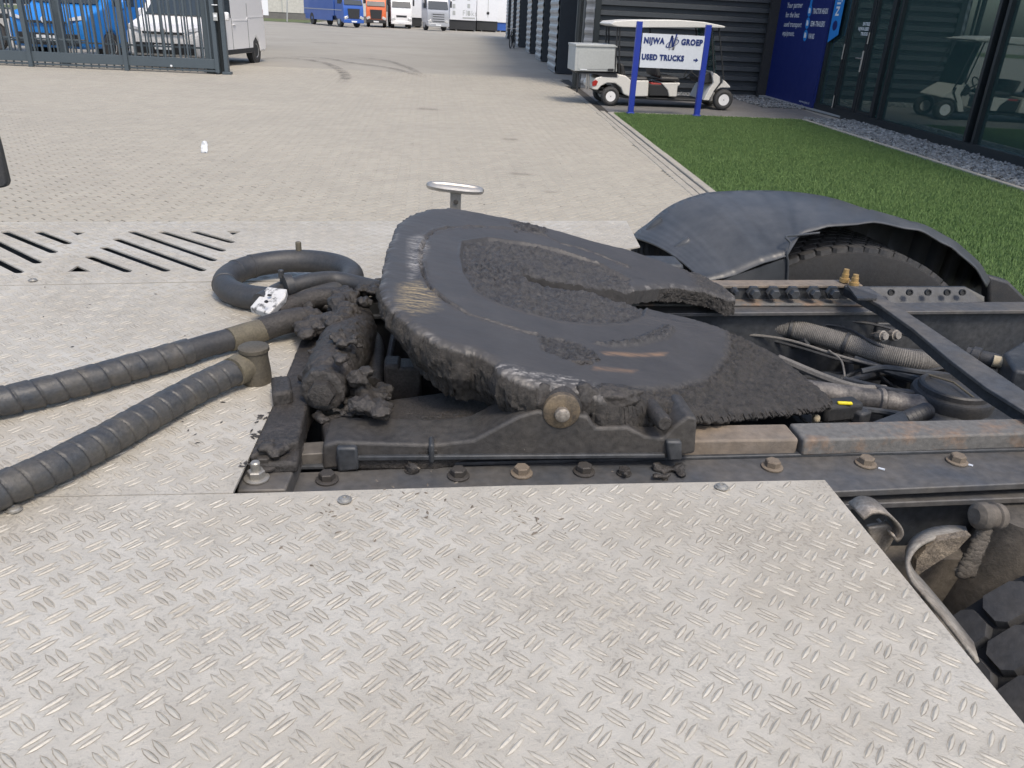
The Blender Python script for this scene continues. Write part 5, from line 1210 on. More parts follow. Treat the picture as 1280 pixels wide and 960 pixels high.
# body pieces
cprof('rear_body', [(740, 108), (745, 98), (752, 95.5), (770, 96), (774, 93), (783, 95), (790, 101), (812, 101), (811, 121), (787, 121), (780, 118), (777, 110), (770, 104.5), (760, 104), (752, 108), (748, 113), (741, 112)], .06, 1.10, m_offwhite)
cprof('tail_lamp', [(741, 103), (745, 100), (748, 102), (746, 107), (741, 108)], .04, .10, m_red, bevel=.005)
cprof('seat_pod', [(828, 104), (852, 104), (851, 107.5), (849, 108), (847.5, 121.5), (838, 121.5), (836, 113), (831, 107.5)], .10, 1.05, m_offwhite)
cprof('footwell_box', [(812, 104), (817, 106), (834, 106), (838, 112), (839, 121), (813, 121)], .12, 1.05, m_plastic)
cprof('front_cowl', [(890, 89), (897, 93), (908, 102), (914, 108.5), (914, 110), (902, 110), (894, 114), (887, 126), (880, 125.5), (887, 112), (893, 104), (892, 97)], .05, 1.10, m_offwhite)
cprof('cowl_trim', [(901, 96), (903, 97), (903.5, 103), (894, 115), (892.5, 114.5), (901, 103)], .035, .06, m_plastic, bevel=.004)
cprof('chassis_skirt', [(748, 113), (787, 121), (890, 126), (888, 129), (785, 124), (750, 118)], .15, 1.0, m_plastic)
cprof('red_toolbox', [(815, 104), (829, 105), (834, 107.5), (816, 107)], .13, .5, m_red, bevel=.01)
for x0_, x1_ in ((782, 812), (826, 852)):
    cprof('seat', [(x0_, 101.5), (x1_, 102.5), (x1_-1, 97), (x0_+2, 96)], .10, 1.05, m_rubber, bevel=.04)
    cprof('seat_back', [(x0_-3, 97), (x0_+3, 97), (x0_-1, 80), (x0_-6, 80)], .12, 1.03, m_rubber, bevel=.04)
cprof('dashboard', [(882, 106), (893, 104), (890, 91), (886, 90), (878, 98)], .12, 1.05, m_plastic, bevel=.03)
mb = MB(); a, b = cz(881, 100)+Vector((0, .35, 0)), cz(868, 90)+Vector((0, .35, 0)); mb.tube([a, b], .015, 8); d = (b-a).normalized(); 
e1 = d.cross(Vector((0, 1, 0))).normalized(); ringp = [b+e1*.17*math.cos(q)+Vector((0, .17*math.sin(q), 0)) for q in [2*math.pi*k/24 for k in range(24)]]; mb.tube(ringp, .014, 8, close=True); obj('steering_wheel', mb, m_plastic, GC)
# roof
rf = [(763.5, 29.5), (768, 26.5), (790, 24.8), (850, 25), (880, 27.5), (900, 31.5), (906, 33), (905, 35), (880, 34.6), (800, 34.6), (772, 33.5), (765, 31.5)]
cprof('roof', rf, -.05, 1.22, m_offwhite, bevel=.015)
for (a_, b_) in (((775, 34), (774, 92)), ((772, 33.5), (769, 90)), ((899, 34), (905, 100)), ((890, 35), (893, 91)), ((829, 35), (831, 96))):
    for yo in ((.02, 1.12) if a_[0] != 829 else (1.10,)):
        mb = MB(); mb.tube([cz(*a_)+Vector((0, yo, 0)), cz(*b_)+Vector((0, yo, 0))], .017, 8); obj('roof_strut', mb, m_plastic, GC)
mb = MB(); mb.prism([cz(892, 36)+Vector((0, .05, 0)), cz(896, 92)+Vector((0, .05, 0)), cz(896, 92)+Vector((0, 1.1, 0)), cz(892, 36)+Vector((0, 1.1, 0))], (.008, 0, 0)); obj('windscreen', mb, m_glass, GC, smooth=0)
# cargo box on a rear rack
bx = [(720, 57), (771, 57.5), (771.5, 90), (718, 89)]
cprof('cargo_box', bx, .02, .95, m_cartgrey, bevel=.012)
cprof('box_lid', [(719.5, 55), (769, 56), (773, 59.5), (719.5, 58)], .0, .97, m_cartgrey, bevel=.01)
cprof('box_face', [(723.5, 62.5), (768, 63), (768.5, 87), (722, 86)], .012, .021, m_cartgrey, bevel=.002)
cprof('box_latch', [(760, 86), (767, 86), (767, 89), (760, 89)], .004, .02, m_plastic, bevel=.002)
cprof('number_plate', [(725, 86), (734, 86.6), (734, 87.8), (725, 87.2)], .006, .02, m_textwhite, bevel=0)
cprof('rear_rack', [(722, 90.5), (772, 91.5), (772, 97), (755, 96), (745, 93), (722, 92)], .05, .92, m_plastic, bevel=.004)
for a_, b_ in (((735, 92), (733.5, 112)), ((737, 92), (737, 113)), ((724, 92), (722, 116))):
    mb = MB(); mb.tube([cz(*a_)+Vector((0, .1, 0)), cz(*b_)+Vector((0, .1, 0))], .02, 8); obj('rack_leg', mb, m_chrome if a_[0] != 724 else m_plastic, GC)

# ================================================================== GATE
GT = root('sliding_gate', (-8.0, 21.5, 0), 'grey metal sliding gate with upright bars on the left', 'gate')
GA, GB = Vector((-13.0, 21.55, 0)), Vector((-5.25, 21.55, 0))
def gx(t): return GA.lerp(GB, t)
def gbox(name, x0, x1, z0, z1, d, yo=0.0, bevel=.004):
    mb = MB(); mb.box(((x0+x1)/2, 21.55+yo, (z0+z1)/2), (x1-x0, d, z1-z0)); return obj(name, mb, m_gate, GT, bevel=bevel)
gbox('bottom_beam', -13.0, -5.2, .12, .34, .10)
gbox('bottom_rail', -13.0, -5.2, .05, .09, .06)
gbox('top_rail', -13.0, -5.2, 2.12, 2.18, .06)
zr1 = PY(60, 49, 21.5).z; zr0 = PY(20, 11, 21.5).z
gbox('mid_rail', -13.0, -8.2, zr1-.02, zr1+.02, .03, .06)
gbox('mid_rail', -13.0, -9.7, zr0-.02, zr0+.02, .03, .06)
mb = MB(); mb.box((-5.3, 21.55, 1.15), (.038, .038, 2.0)); pk = obj('picket', mb, m_gate, GT)
k = 1; x = -5.3-.176
while x > -13: dup(pk, GT, (x, 21.55, 1.15)); x -= .176
mb = MB(); mb.box((-5.3, 21.55, .085), (.03, .03, .10)); pk2 = obj('lower_picket', mb, m_gate, GT); x = -5.3-.176
while x > -13: dup(pk2, GT, (x, 21.55, .085)); x -= .176
mb = MB(); mb.box((-9.47, 21.50, 1.1), (.10, .10, 2.2)); gp = obj('gate_post', mb, m_gate, GT, bevel=.005); dup(gp, GT, (-7.28, 21.50, 1.1))
mb = MB(); mb.box((-5.16, 21.54, 1.12), (.10, .14, 2.16)); obj('end_frame', mb, m_gate, GT, bevel=.005)
mb = MB(); p = PY(214, 82.5, 21.48); mb.blob(p, (.03, .01, .03), 3, 1, .2); obj('reflector', mb, m_textwhite, GT)
# fence section behind the gate
FN = root('bar_fence', (-9.6, 22.3, 0), 'grey bar fence behind the sliding gate on the far left', 'fence')
mb = MB(); mb.box((-12.6, 22.3, 1.12), (.028, .028, 2.0)); pk3 = obj('picket', mb, m_gate, FN); x = -12.6+.13
while x < -5.55: dup(pk3, FN, (x, 22.3, 1.12)); x += .13
zf = PY(80, 52.5, 22.3).z
for z in (zf, .15, 2.1):
    mb = MB(); mb.box((-9.1, 22.33, z), (7.1, .03, .04)); obj('rail', mb, m_gate, FN)
mb = MB(); mb.box((-8.98, 22.3, 1.1), (.17, .14, 2.2)); obj('fence_post', mb, m_gate, FN, bevel=.005)
# gate pillar with intercom
GP = root('gate_pillar', (-5.0, 21.75, 0), 'dark grey gate pillar carrying an intercom, at the gate end', 'pillar')
mb = MB(); mb.box((-5.35, 21.72, 1.1), (.22, .16, 2.2)); obj('housing', mb, m_gate, GP, bevel=.006)
mb = MB(); mb.box((-4.96, 21.62, 1.1), (.10, .16, 2.2)); mb.box((-4.96, 21.62, .03), (.2, .24, .06)); obj('post', mb, m_gate, GP, bevel=.006)
mb = MB(); mb.box((-5.10, 21.70, 1.1), (.13, .10, 2.2)); obj('guide_post', mb, m_frame, GP, bevel=.006)
p = PY(269, 21, 21.44); mb = MB(); mb.box((p.x, 21.45, p.z), (.10, .03, .17)); ic = obj('intercom', mb, m_cartgrey, GP, bevel=.004)
mb = MB(); mb.box((p.x, 21.433, p.z+.02), (.07, .01, .06)); obj('intercom_plate', mb, m_textwhite, ic)
p = PY(268, 6, 21.44); mb = MB(); mb.box((p.x, 21.45, p.z), (.13, .03, .02)); obj('card_reader', mb, m_textwhite, GP)

# ================================================================== VEHICLES behind the gate
def local_obj(name, mb, material, parent, **kw): return obj(name, mb, material, parent, local=True, **kw)
def vwheel(parent, x, y, r, wd, side, n=28, rim=None):
    s = side
    mb = MB(); mb.lathe((x, y, r), (0, 1, 0), [(-wd/2, r*.6), (-wd/2, r*.9), (-wd*.4, r), (wd*.4, r), (wd/2, r*.9), (wd/2, r*.6)], n, False); w_ = local_obj('wheel', mb, m_tyre, parent)
    mb = MB(); mb.lathe((x, y, r), (0, s, 0), [(0, r*.1), (wd*.35, r*.62), (wd*.47, r*.6), (wd*.40, r*.5), (wd*.30, r*.2), (wd*.42, r*.15), (wd*.42, .005)], n); local_obj('rim', mb, rim or m_rim, w_)
def van(name, loc, rz, label, paint, blue=False):
    """front at local -x, driver side... length along x, width along y"""
    V_ = root(name, loc, label, 'van', rz)
    Lg, Wd, Ht = 4.95, 1.94, 1.94
    prof = [(-2.42, .28), (-2.47, .55), (-2.44, .86), (-2.30, 1.02), (-1.62, 1.20), (-.85, 1.84), (-.55, 1.92), (.6, 1.95), (2.25, 1.90), (2.38, 1.75), (2.46, 1.0), (2.46, .36), (2.35, .28), (1.92, .28), (1.86, .55), (1.62, .70), (1.36, .55), (1.30, .28), (-1.15, .28), (-1.21, .55), (-1.46, .70), (-1.72, .55), (-1.78, .28)]
    mb = MB(); mb.prism([(x, -Wd/2, z) for x, z in prof], (0, Wd, 0)); bd = local_obj('body', mb, paint, V_, bevel=.11, seg=5)
    e = .006
    # windscreen
    mb = MB(); mb.prism([(-1.60, -.80, 1.235), (-1.60, .80, 1.235), (-.90, .70, 1.815), (-.90, -.70, 1.815)], (-.02, 0, .02)); local_obj('windscreen', mb, m_glassdark, V_, bevel=.01)
    mb = MB(); mb.prism([(-2.475, -.80, .60), (-2.475, .80, .60), (-2.45, .80, .34), (-2.45, -.80, .34)], (-.03, 0, 0)); local_obj('bumper', mb, m_plastic, V_, bevel=.03)
    mb = MB(); mb.prism([(-2.478, -.55, .86), (-2.478, .55, .86), (-2.482, .52, .80), (-2.482, -.52, .80)], (-.02, 0, 0)); local_obj('grille', mb, m_plastic, V_, bevel=.01)
    mb = MB(); mb.lathe((-2.49, 0, .88), (-1, 0, 0), [(0, .07), (.015, .07), (.02, .05)], 16); local_obj('badge', mb, m_chrome if not blue else m_textwhite, V_)
    for s in (-1, 1):
        mb = MB(); mb.prism([(-2.46, s*.62, .86), (-2.38, s*.93, .90), (-2.34, s*.93, 1.0), (-2.44, s*.62, .93)], (-.035, 0, .01)); local_obj('headlight', mb, m_lamp, V_, bevel=.01)
        mb = MB(); mb.prism([(-1.30, s*(Wd/2+e), 1.22), (-.35, s*(Wd/2+e), 1.22), (-.35, s*(Wd/2+e), 1.74), (-.80, s*(Wd/2+e), 1.74)], (0, -s*.02, 0)); local_obj('side_window', mb, m_glassdark, V_)
        mb = MB(); mb.box((-1.10, s*(Wd/2+.14), 1.26), (.14, .2, .22)); local_obj('mirror', mb, paint, V_, bevel=.04)
        mb = MB(); mb.prism([(-1.15, s*(Wd/2-.005), .30), (1.30, s*(Wd/2-.005), .30), (1.30, s*(Wd/2-.005), .42), (-1.15, s*(Wd/2-.005), .42)], (0, s*.02, 0)); local_obj('sill', mb, m_plastic, V_)
        mb = MB(); mb.prism([(-.25, s*(Wd/2-.005), 1.14), (.9, s*(Wd/2-.005), 1.14), (1.0, s*(Wd/2-.005), 1.22), (2.3, s*(Wd/2-.005), 1.24), (2.3, s*(Wd/2-.005), 1.26), (.95, s*(Wd/2-.005), 1.25), (.85, s*(Wd/2-.005), 1.17), (-.25, s*(Wd/2-.005), 1.17)], (0, s*.012, 0)); local_obj('body_crease', mb, paint, V_)
        mb = MB(); mb.box((-.32, s*(Wd/2+.001), .78), (.012, .01, .85)); mb.box((.95, s*(Wd/2+.001), .95), (.012, .01, 1.3)); local_obj('door_gap', mb, m_plastic, V_)
        mb = MB(); mb.box((-.15, s*(Wd/2+.015), 1.05), (.18, .03, .03)); local_obj('door_handle', mb, paint, V_, bevel=.008)
        for x_ in (-1.46, 1.62):
            vwheel(V_, x_, s*(Wd/2-.14), .325, .23, s)
            mb = MB(); mb.lathe((x_, s*(Wd/2-.14), .325), (0, s, 0), [(-.05, .40), (.10, .40), (.10, .1)], 24); local_obj('wheel_arch', mb, m_plastic, V_)
        mb = MB(); mb.box((2.46, s*.88, 1.2), (.04, .12, .5)); local_obj('tail_lamp', mb, m_red, V_, bevel=.01)
    mb = MB(); mb.box((-2.50, 0, .50), (.02, .5, .11)); local_obj('number_plate', mb, m_textwhite, V_)
    return V_
fwv = PY(224, 78, 23.2)
van('white_van', (-6.36, 25.2, 0), R(82), 'white delivery van parked behind the gate end', m_white)
BV = van('blue_van', (-9.25, 26.4, 0), R(76), 'bright blue van parked behind the sliding gate', m_vanblue, True)
BV.scale = (1.12, 1.12, 1.12)
TL = root('teal_lorry', (-8.2, 31.5, 0), 'teal blue lorry body with white lettering beside the white van', 'lorry', R(0))
mb = MB(); mb.box((-8.3, 32.5, 2.1), (2.5, 7, 2.6)); obj('cargo_body', mb, m_teal, TL, bevel=.03)
mb = MB(); mb.box((-8.3, 32.5, .72), (1.0, 7, .18)); obj('chassis', mb, m_plastic, TL)
for x in (-9.25, -7.35):
    mb = MB(); mb.lathe((x, 30.2, .48), (1, 0, 0), [(-.14, .25), (-.14, .45), (-.1, .48), (.1, .48), (.14, .45), (.14, .25)], 24); obj('wheel', mb, m_tyre, TL)
mb = MB(); mb.box((-8.3, 28.96, .62), (2.4, .08, .16)); obj('rear_bumper', mb, m_plastic, TL)
p0 = PY(168, 10.5, 28.95)
text('lettering', 't. xxx schaap', m_textwhite, TL, (p0.x, 28.98, p0.z), (1, 0, 0), (0, 0, 1), height=.15, bold=.01, width=.80)
mb = MB(); mb.tube([PY(160, -8, 27.0), PY(166, 46, 27.0)], .035, 8); o = tag(obj('flag_pole', mb, m_textwhite), 'thin white pole standing between the blue van and teal lorry', 'pole')
# dark parked trailer frame at the far left behind the fence
DT = root('dark_trailer', (-13.0, 26.5, 0), 'dark parked trailer partly hidden behind the fence at the far left', 'trailer')
mb = MB(); mb.box((-13.3, 26.8, .95), (3.4, 1.2, .10)); mb.box((-13.3, 26.8, 1.35), (3.4, 1.2, .12)); obj('frame', mb, m_plastic, DT)
mb = MB(); mb.box((-13.3, 26.8, 1.9), (3.4, 1.6, .6)); obj('load_body', mb, m_plastic, DT, bevel=.05)
for x in (-12.5, -13.6):
    mb = MB(); mb.lathe((x, 26.3, .42), (0, 1, 0), [(-.12, .2), (-.12, .40), (-.09, .42), (.09, .42), (.12, .40), (.12, .2)], 20); obj('wheel', mb, m_tyre, DT)

# ================================================================== FAR TRUCKS
def far_truck(name, pxl, pxr, pybase, Y, label, paint, grille=True, lower=None, rz=0.0, body=None, bodylen=7.0, wheels=None, lampm=None):
    a = PY(pxl, pybase, Y); b = PY(pxr, pybase, Y); cx_ = (a.x+b.x)/2; wd = b.x-a.x
    T_ = root(name, (cx_, Y, 0), label, 'truck', rz, 'trucks parked in the far row'); h = wd/2; ht = wd*1.30
    if lower is None: lower = paint
    prof = [(0, .42), (-.05, .75), (-.04, 1.45), (.02, 1.75), (.22, ht*.93), (.35, ht), (1.95, ht), (2.0, .9), (1.75, .85), (1.55, .62), (.75, .62), (.6, .42)]
    mb = MB(); mb.prism([(-h, y, z) for y, z in prof], (wd, 0, 0)); local_obj('cab', mb, paint, T_, bevel=.06, seg=3)
    mb = MB(); mb.prism([(-h*.90, -.01, 1.80), (h*.90, -.01, 1.80), (h*.86, .19, ht*.90), (-h*.86, .19, ht*.90)], (0, -.03, .01)); local_obj('windscreen', mb, m_glassdark, T_, bevel=.01)
    mb = MB(); mb.prism([(-h*.60, -.06, 1.50), (h*.60, -.06, 1.50), (h*.52, -.07, .72), (-h*.52, -.07, .72)], (0, -.03, 0)) if grille else mb.box((0, -.06, 1.05), (wd*.5, .04, .16)); local_obj('grille', mb, m_plastic if grille != 2 else m_silver, T_)
    if grille == 2:
        for k in range(4): mb = MB(); mb.box((0, -.10, .80+k*.19), (wd*.52, .02, .06)); local_obj('grille_slat', mb, m_plastic, T_)
    mb = MB(); mb.box((0, .10, .50), (wd*.99, .40, .30)); local_obj('bumper', mb, lower, T_, bevel=.04)
    mb = MB(); mb.box((0, -.11, .48), (.5, .02, .12)); local_obj('number_plate', mb, m_textwhite, T_)
    for s in (-1, 1):
        mb = MB(); mb.box((s*h*.78, -.07, .78), (.36, .08, .22), Matrix.Rotation(s*.4, 3, 'Y')); local_obj('headlight', mb, lampm or m_lamp, T_, bevel=.02)
        mb = MB(); mb.box((s*(h+.16), .02, 2.25), (.16, .12, .55)); local_obj('mirror', mb, m_plastic, T_, bevel=.03)
        mb = MB(); mb.lathe((s*(h-.18), 1.15, .5), (1, 0, 0), [(-.16, .25), (-.16, .47), (-.12, .5), (.12, .5), (.16, .47), (.16, .25)], 24, False); w_ = local_obj('wheel', mb, m_tyre, T_)
        mb = MB(); mb.lathe((s*(h-.18), 1.15, .5), (s, 0, 0), [(.1, .1), (.12, .28), (.165, .27), (.14, .12), (.16, .05), (.16, .01)], 18); local_obj('rim', mb, m_rim, w_)
        mb = MB(); mb.prism([(s*(h+.005), .35, 1.85), (s*(h+.005), 1.3, 1.85), (s*(h+.005), 1.3, 2.6), (s*(h+.005), .5, 2.6)], (-s*.02, 0, 0)); local_obj('side_window', mb, m_glassdark, T_)
    if body:
        mb = MB(); mb.box((0, 2.2+bodylen/2, 2.35), (wd, bodylen, 3.0)); local_obj('cargo_body', mb, body, T_, bevel=.03)
        for s in (-1, 1):
            mb = MB(); mb.box((s*(h-.01), 2.2+bodylen/2, .68), (.04, bodylen*.9, .45)); local_obj('side_skirt', mb, body, T_)
            mb = MB(); mb.box((s*(h+.012), 1.2+bodylen/2, 1.35), (.02, bodylen+1.6, .06)); local_obj('trim_stripe', mb, m_rim, T_)
            mb = MB(); mb.lathe((s*(h-.16), 2.2+bodylen*.72, .5), (s, 0, 0), [(-.1, .1), (-.1, .5), (.18, .5), (.19, .3), (.15, .1), (.15, .01)], 20); local_obj('wheel', mb, m_rim if 0 else m_tyre, T_)
    return T_
far_truck('blue_truck', 429, 456, 34, 78, 'royal blue box truck at the left of the far truck row', m_truckblue, rz=R(28), body=m_truckblue, bodylen=7.5)
far_truck('orange_truck', 458, 483, 34, 84, 'orange truck with black bumper between the blue and white trucks', m_orange, grille=True, lower=m_plastic, rz=R(3), body=m_plastic, bodylen=5)
far_truck('white_truck', 489, 515, 35, 84, 'white truck between the orange and silver trucks', m_white, grille=False, rz=R(5), body=m_trailer, bodylen=6)
far_truck('silver_truck', 533.5, 562, 37, 81, 'silver tractor unit with slatted grille in the far truck row', m_silver, grille=2, rz=R(16))
def trailer(name, pxl, pxr, pyt, pyb, pysk, Y, ln, label, skirt, deco=None):
    a = PY(pxl, pyb, Y); b = PY(pxr, pyb, Y); cx_ = (a.x+b.x)/2; wd = b.x-a.x; zs = PY(pxl, pysk, Y).z
    T_ = root(name, (cx_, Y, 0), label, 'trailer', 0.0, 'white trailers parked in the far row')
    mb = MB(); mb.box((cx_, Y+ln/2, (zs+4.0)/2), (wd, ln, 4.0-zs)); obj('box_body', mb, m_trailer, T_, bevel=.03)
    mb = MB(); mb.box((cx_, Y+ln/2+.05, zs/2+.05), (wd*.98, ln-.1, zs-.12)); obj('skirt', mb, skirt, T_)
    for x in (a.x+wd*.25, a.x+wd*.95):
        mb = MB(); mb.box((x, Y+.3, .3), (.14, .14, .6)); obj('support_leg', mb, m_rim, T_)
    if deco: deco(T_, a, b, Y, zs)
    return T_
def deco1(T_, a, b, Y, zs):
    for px in (567.5, 586):
        for py in (-2, 7.5, 16):
            p = PY(px, py, Y-.02); mb = MB(); mb.box((p.x, Y-.01, p.z), (.26, .03, .36)); obj('wall_panel', mb, m_cartgrey, T_)
    p = PY(578.5, 19.5, Y-.03); text('lettering', 'Floks', m_cartgrey, T_, (p.x, Y-.01, p.z), (1, 0, 0), (0, 0, 1), height=.5, width=1.35)
    p = PY(586, 22.5, Y); mb = MB(); mb.box((p.x, Y-.01, p.z), (1.2, .02, .12)); obj('tail_step', mb, m_cartgrey, T_)
trailer('white_trailer', 562, 595, 0, 37, 24.5, 86, 9, 'white box trailer with grey wall panels beside the silver truck', m_plastic, deco1)
def deco2(T_, a, b, Y, zs):
    p = PY(610, 16.5, Y); mb = MB(); mb.lathe((p.x, Y, p.z), (0, -1, 0), [(0, .14), (.04, .14), (.05, .05)], 12); obj('lock', mb, m_plastic, T_); 
    mb = MB(); mb.box((p.x, Y-.01, 2.6), (.05, .03, 2.6)); obj('door_gap', mb, m_cartgrey, T_)
trailer('white_trailer', 595.5, 622, 0, 37, 26, 88, 9, 'plain white box trailer, middle one of the far trailers', m_plastic, deco2)
trailer('white_trailer', 620, 643, 0, 36, 28, 91, 8, 'white lorry body with blue skirt beside the warehouse piers', m_truckblue)
trailer('white_trailer', 514.5, 527, 0, 33, 22, 92, 9, 'narrow white trailer end between the white and silver trucks', m_plastic)
# low white store and sign beyond the verge
ST = root('storage_shed', (-19, 104, 0), 'long white storage shed beyond the grass verge', 'building')
mb = MB(); mb.box((-20, 106, 2.0), (26, 4, 2.6)); obj('wall', mb, mat('weathered_white_wall', (.55, .54, .50), .8, 0, .1, .5, c2=(.42, .40, .36)), ST)
mb = MB(); mb.box((-20, 106, .35), (26, 3.9, .7)); obj('base', mb, m_path, ST)
mb = MB(); mb.box((-20, 106, 3.4), (26.4, 4.4, .2)); obj('roof', mb, m_cartgrey, ST)
for k in range(9): mb = MB(); mb.box((-31.5+k*2.9, 103.98, 2.0), (.10, .06, 2.5)); obj('wall_rib', mb, m_cartgrey, ST)
p = PY(326, 9, 60); q0 = PY(316, 16, 60)
SW = root('roadside_sign', (p.x, 60, 0), 'white board on a post behind the white van', 'sign')
mb = MB(); mb.box((p.x, 60, p.z), (.95, .06, .95)); obj('board', mb, m_textwhite, SW, bevel=.01)
mb = MB(); mb.box((p.x, 60.05, p.z/2), (.10, .05, p.z)); obj('post', mb, m_gate, SW)
mb = MB(); mb.tube([PY(359, 27, 86), PY(359, -2, 86)], .06, 8); tag(obj('verge_post', mb, m_cartgrey), 'thin grey post on the grass verge before the white shed', 'post')
# bicycle by the warehouse piers
BK = root('bicycle', (4.55, 46.6, 0), 'bicycle leaning at the warehouse wall, far right of the trucks', 'bicycle')
bp0 = PY(638.5, 47, 46.6)
for dx, dy in ((0, 0), (.28, 1.0)):
    c = Vector((bp0.x+dx, 46.6+dy, .35)); ax = Vector((.96, -.28, 0)); e1 = Vector((.28, .96, 0)); mb = MB()
    mb.tube([c+e1*.33*math.cos(q)+Vector((0, 0, .33*math.sin(q))) for q in [2*math.pi*k/26 for k in range(26)]], .028, 6, close=True); w_ = obj('wheel', mb, m_tyre, BK)
    mb = MB()
    for k in range(8): q = 2*math.pi*k/8; mb.tube([c, c+e1*.32*math.cos(q)+Vector((0, 0, .32*math.sin(q)))], .004, 4)
    obj('spokes', mb, m_chrome, w_)
c0 = Vector((bp0.x, 46.6, .35)); c1 = c0+Vector((.28, 1.0, 0)); mid = c0.lerp(c1, .52)
mb = MB()
for a_, b_ in ((c0, c0.lerp(c1, .14)+Vector((0, 0, .55))), (c0.lerp(c1, .16)+Vector((0, 0, .45)), mid-Vector((0, 0, .05))), (mid-Vector((0, 0, .05)), c0.lerp(c1, .68)+Vector((0, 0, .5))), (c0.lerp(c1, .68)+Vector((0, 0, .42)), c0.lerp(c1, .15)+Vector((0, 0, .48))), (c1, c0.lerp(c1, .66)+Vector((0, 0, .36))), (c1, mid-Vector((0, 0, .05)))): mb.tube([a_, b_], .02, 6)
obj('frame', mb, m_plastic, BK)
mb = MB(); mb.box(c0.lerp(c1, .70)+Vector((0, 0, .55)), (.14, .24, .06)); obj('saddle', mb, m_rubber, BK, bevel=.02)
mb = MB(); h0 = c0.lerp(c1, .15)+Vector((0, 0, .62)); mb.tube([h0+Vector((-.26, .12, .02)), h0+Vector((0, 0, 0)), h0+Vector((.26, -.02, .02))], .015, 6); obj('handlebar', mb, m_chrome, BK)
# litter on the yard
mb = MB(); p = P(256, 191, 0)
gv = []; n_ = 7
for i in range(n_):
    for j in range(n_):
        u, v = i/(n_-1)-.5, j/(n_-1)-.5; q = Vector((u*.075, v*.05, .005+.13*(j/(n_-1))*(1-1.2*u*u)+.02*noise.noise(Vector((u*4, v*4, 2))))); q.y += .03*noise.noise(Vector((u*5, v*5, 7))); gv.append(p+q)
mb.add(gv, [(i*n_+j, (i+1)*n_+j, (i+1)*n_+j+1, i*n_+j+1) for i in range(n_-1) for j in range(n_-1)])
o = tag(obj('paper_scrap', mb, m_paper), 'small crumpled white paper scrap lying on the yard paving', 'litter'); s_ = o.modifiers.new('t', 'SOLIDIFY'); s_.thickness = .002

# grease smears on the tread plate beside the cut-out
def smears(name, parent, lst, material):
    mb = MB(); k = 0
    for px, py, sp, cnt, sz in lst:
        for _ in range(cnt):
            k += 1; c = P(px+random.gauss(0, sp), py+random.gauss(0, sp*.5), ZD+.0004); n_ = 9; a0 = random.uniform(0, 3.14); L_ = sz*random.uniform(.4, 1.3); W_ = L_*random.uniform(.15, .5)
            pts = [c+Vector(((L_*math.cos(q)*math.cos(a0)-W_*math.sin(q)*math.sin(a0))*random.uniform(.6, 1.2), (L_*math.cos(q)*math.sin(a0)+W_*math.sin(q)*math.cos(a0))*random.uniform(.6, 1.2), 0)) for q in [2*math.pi*i/n_ for i in range(n_)]]
            mb.add([c+Vector((0, 0, .0012))]+pts, [(0, i+1, (i+1) % n_+1) for i in range(n_)])
    return obj(name, mb, material, parent, smooth=0, kind='stuff')
smears('grease_smear', db, [(330, 520, 7, 14, .006), (322, 545, 6, 12, .006), (345, 478, 9, 16, .007), (305, 580, 5, 8, .005), (260, 520, 25, 8, .004), (200, 420, 60, 8, .004), (120, 390, 70, 10, .004)], m_mud)
smears('grease_smear', da, [(520, 625, 40, 16, .004), (430, 640, 20, 10, .004), (640, 612, 60, 14, .004), (700, 660, 30, 6, .005), (330, 700, 60, 6, .0035), (560, 700, 80, 6, .003)], m_muddry)

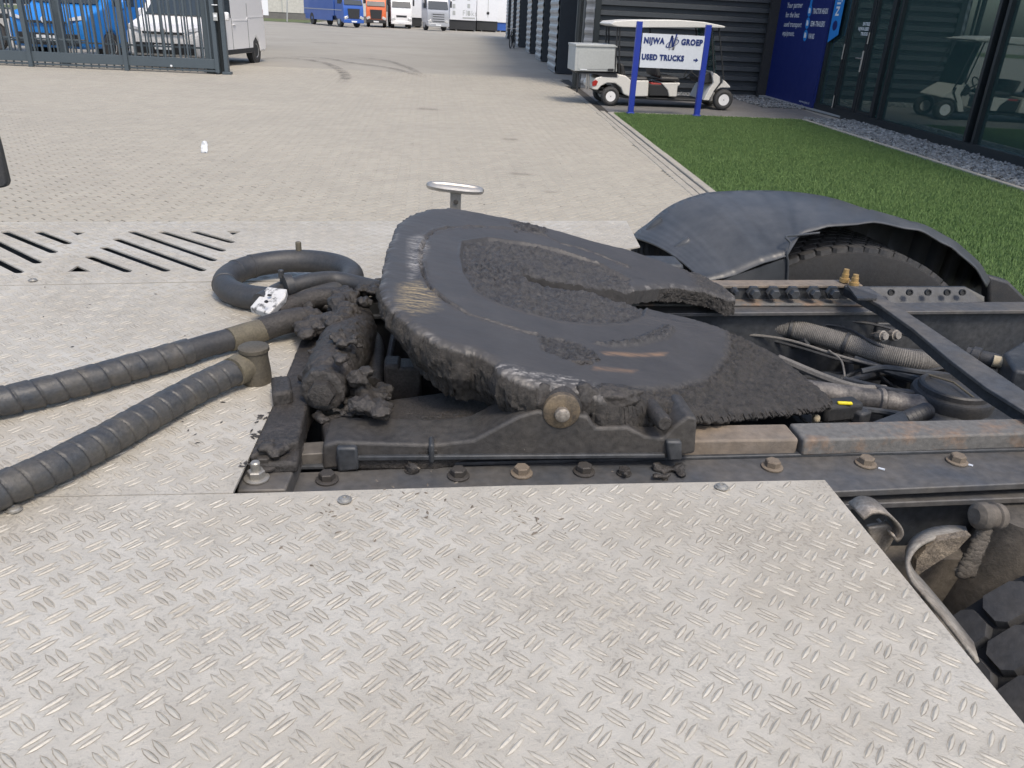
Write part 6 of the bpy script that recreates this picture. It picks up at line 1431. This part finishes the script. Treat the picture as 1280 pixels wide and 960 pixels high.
# faint curved rubber marks and stains on the yard
def mark_mat(name, c, dens):
    M = bpy.data.materials.new(name); M.use_nodes = True; n = M.node_tree.nodes; L = M.node_tree.links; b = n['Principled BSDF']
    b.inputs['Base Color'].default_value = (*c, 1); b.inputs['Roughness'].default_value = .85
    g_ = n.new('ShaderNodeNewGeometry'); t = n.new('ShaderNodeTexNoise'); t.inputs['Scale'].default_value = 3.0; t.inputs['Detail'].default_value = 7; t.inputs['Roughness'].default_value = .7; L.new(g_.outputs['Position'], t.inputs['Vector'])
    r_ = n.new('ShaderNodeMapRange'); r_.inputs[1].default_value = .38; r_.inputs[2].default_value = .75; r_.inputs[3].default_value = 0; r_.inputs[4].default_value = dens; L.new(t.outputs['Fac'], r_.inputs[0])
    uvn = n.new('ShaderNodeAttribute'); uvn.attribute_name = 'fade'; m_ = n.new('ShaderNodeMath'); m_.operation = 'MULTIPLY'; L.new(r_.outputs[0], m_.inputs[0]); L.new(uvn.outputs['Fac'], m_.inputs[1])
    L.new(m_.outputs[0], b.inputs['Alpha']); return M
mk1 = mark_mat('rubber_trace', (.11, .10, .09), .75); mk2 = mark_mat('damp_stain', (.17, .155, .13), .5)
def ribbon(name, pts, wd, material):
    path = smoothpath(pts, 8); V_, F_, A_ = [], [], []
    for i, p in enumerate(path):
        t = path[min(i+1, len(path)-1)]-path[max(i-1, 0)]; t.normalize(); s_ = Vector((-t.y, t.x, 0)); e_ = min(1, i/6, (len(path)-1-i)/6)
        for k, a in ((-1, 0), (-.5, 1), (.5, 1), (1, 0)): V_.append(p+s_*wd*k*.5); A_.append(a*e_)
    for i in range(len(path)-1):
        for k in range(3): F_.append((4*i+k, 4*i+4+k, 4*i+5+k, 4*i+1+k))
    mb = MB(); mb.add(V_, F_); o = obj(name, mb, material, paving, smooth=0)
    at = o.data.attributes.new('fade', 'FLOAT', 'POINT'); at.data.foreach_set('value', np.array(A_, dtype=np.float32)); return o
ribbon('tyre_mark', [P(*q, .006) for q in ((300, 76), (350, 72), (395, 76), (420, 84), (432, 95), (425, 104))], .35, mk1)
ribbon('tyre_mark', [P(*q, .006) for q in ((330, 71), (400, 72), (440, 78), (490, 85), (530, 97))], .30, mk1)
ribbon('tyre_mark', [P(*q, .006) for q in ((430, 70), (480, 75), (510, 84), (530, 96))], .28, mk1)
for q in ((405, 53.5, 1.6, 1.0), (536, 136, .5, .5), (650, 217, .35, .22), (690, 240, .18, .12), (652, 231, .14, .10), (637, 174, .3, .3), (15, 140, .5, .3)):
    c = P(q[0], q[1], .006); ribbon('stain', [c-Vector((0, q[3]/2, 0)), c, c+Vector((.02, q[3]/2, 0))], q[2], mk2)
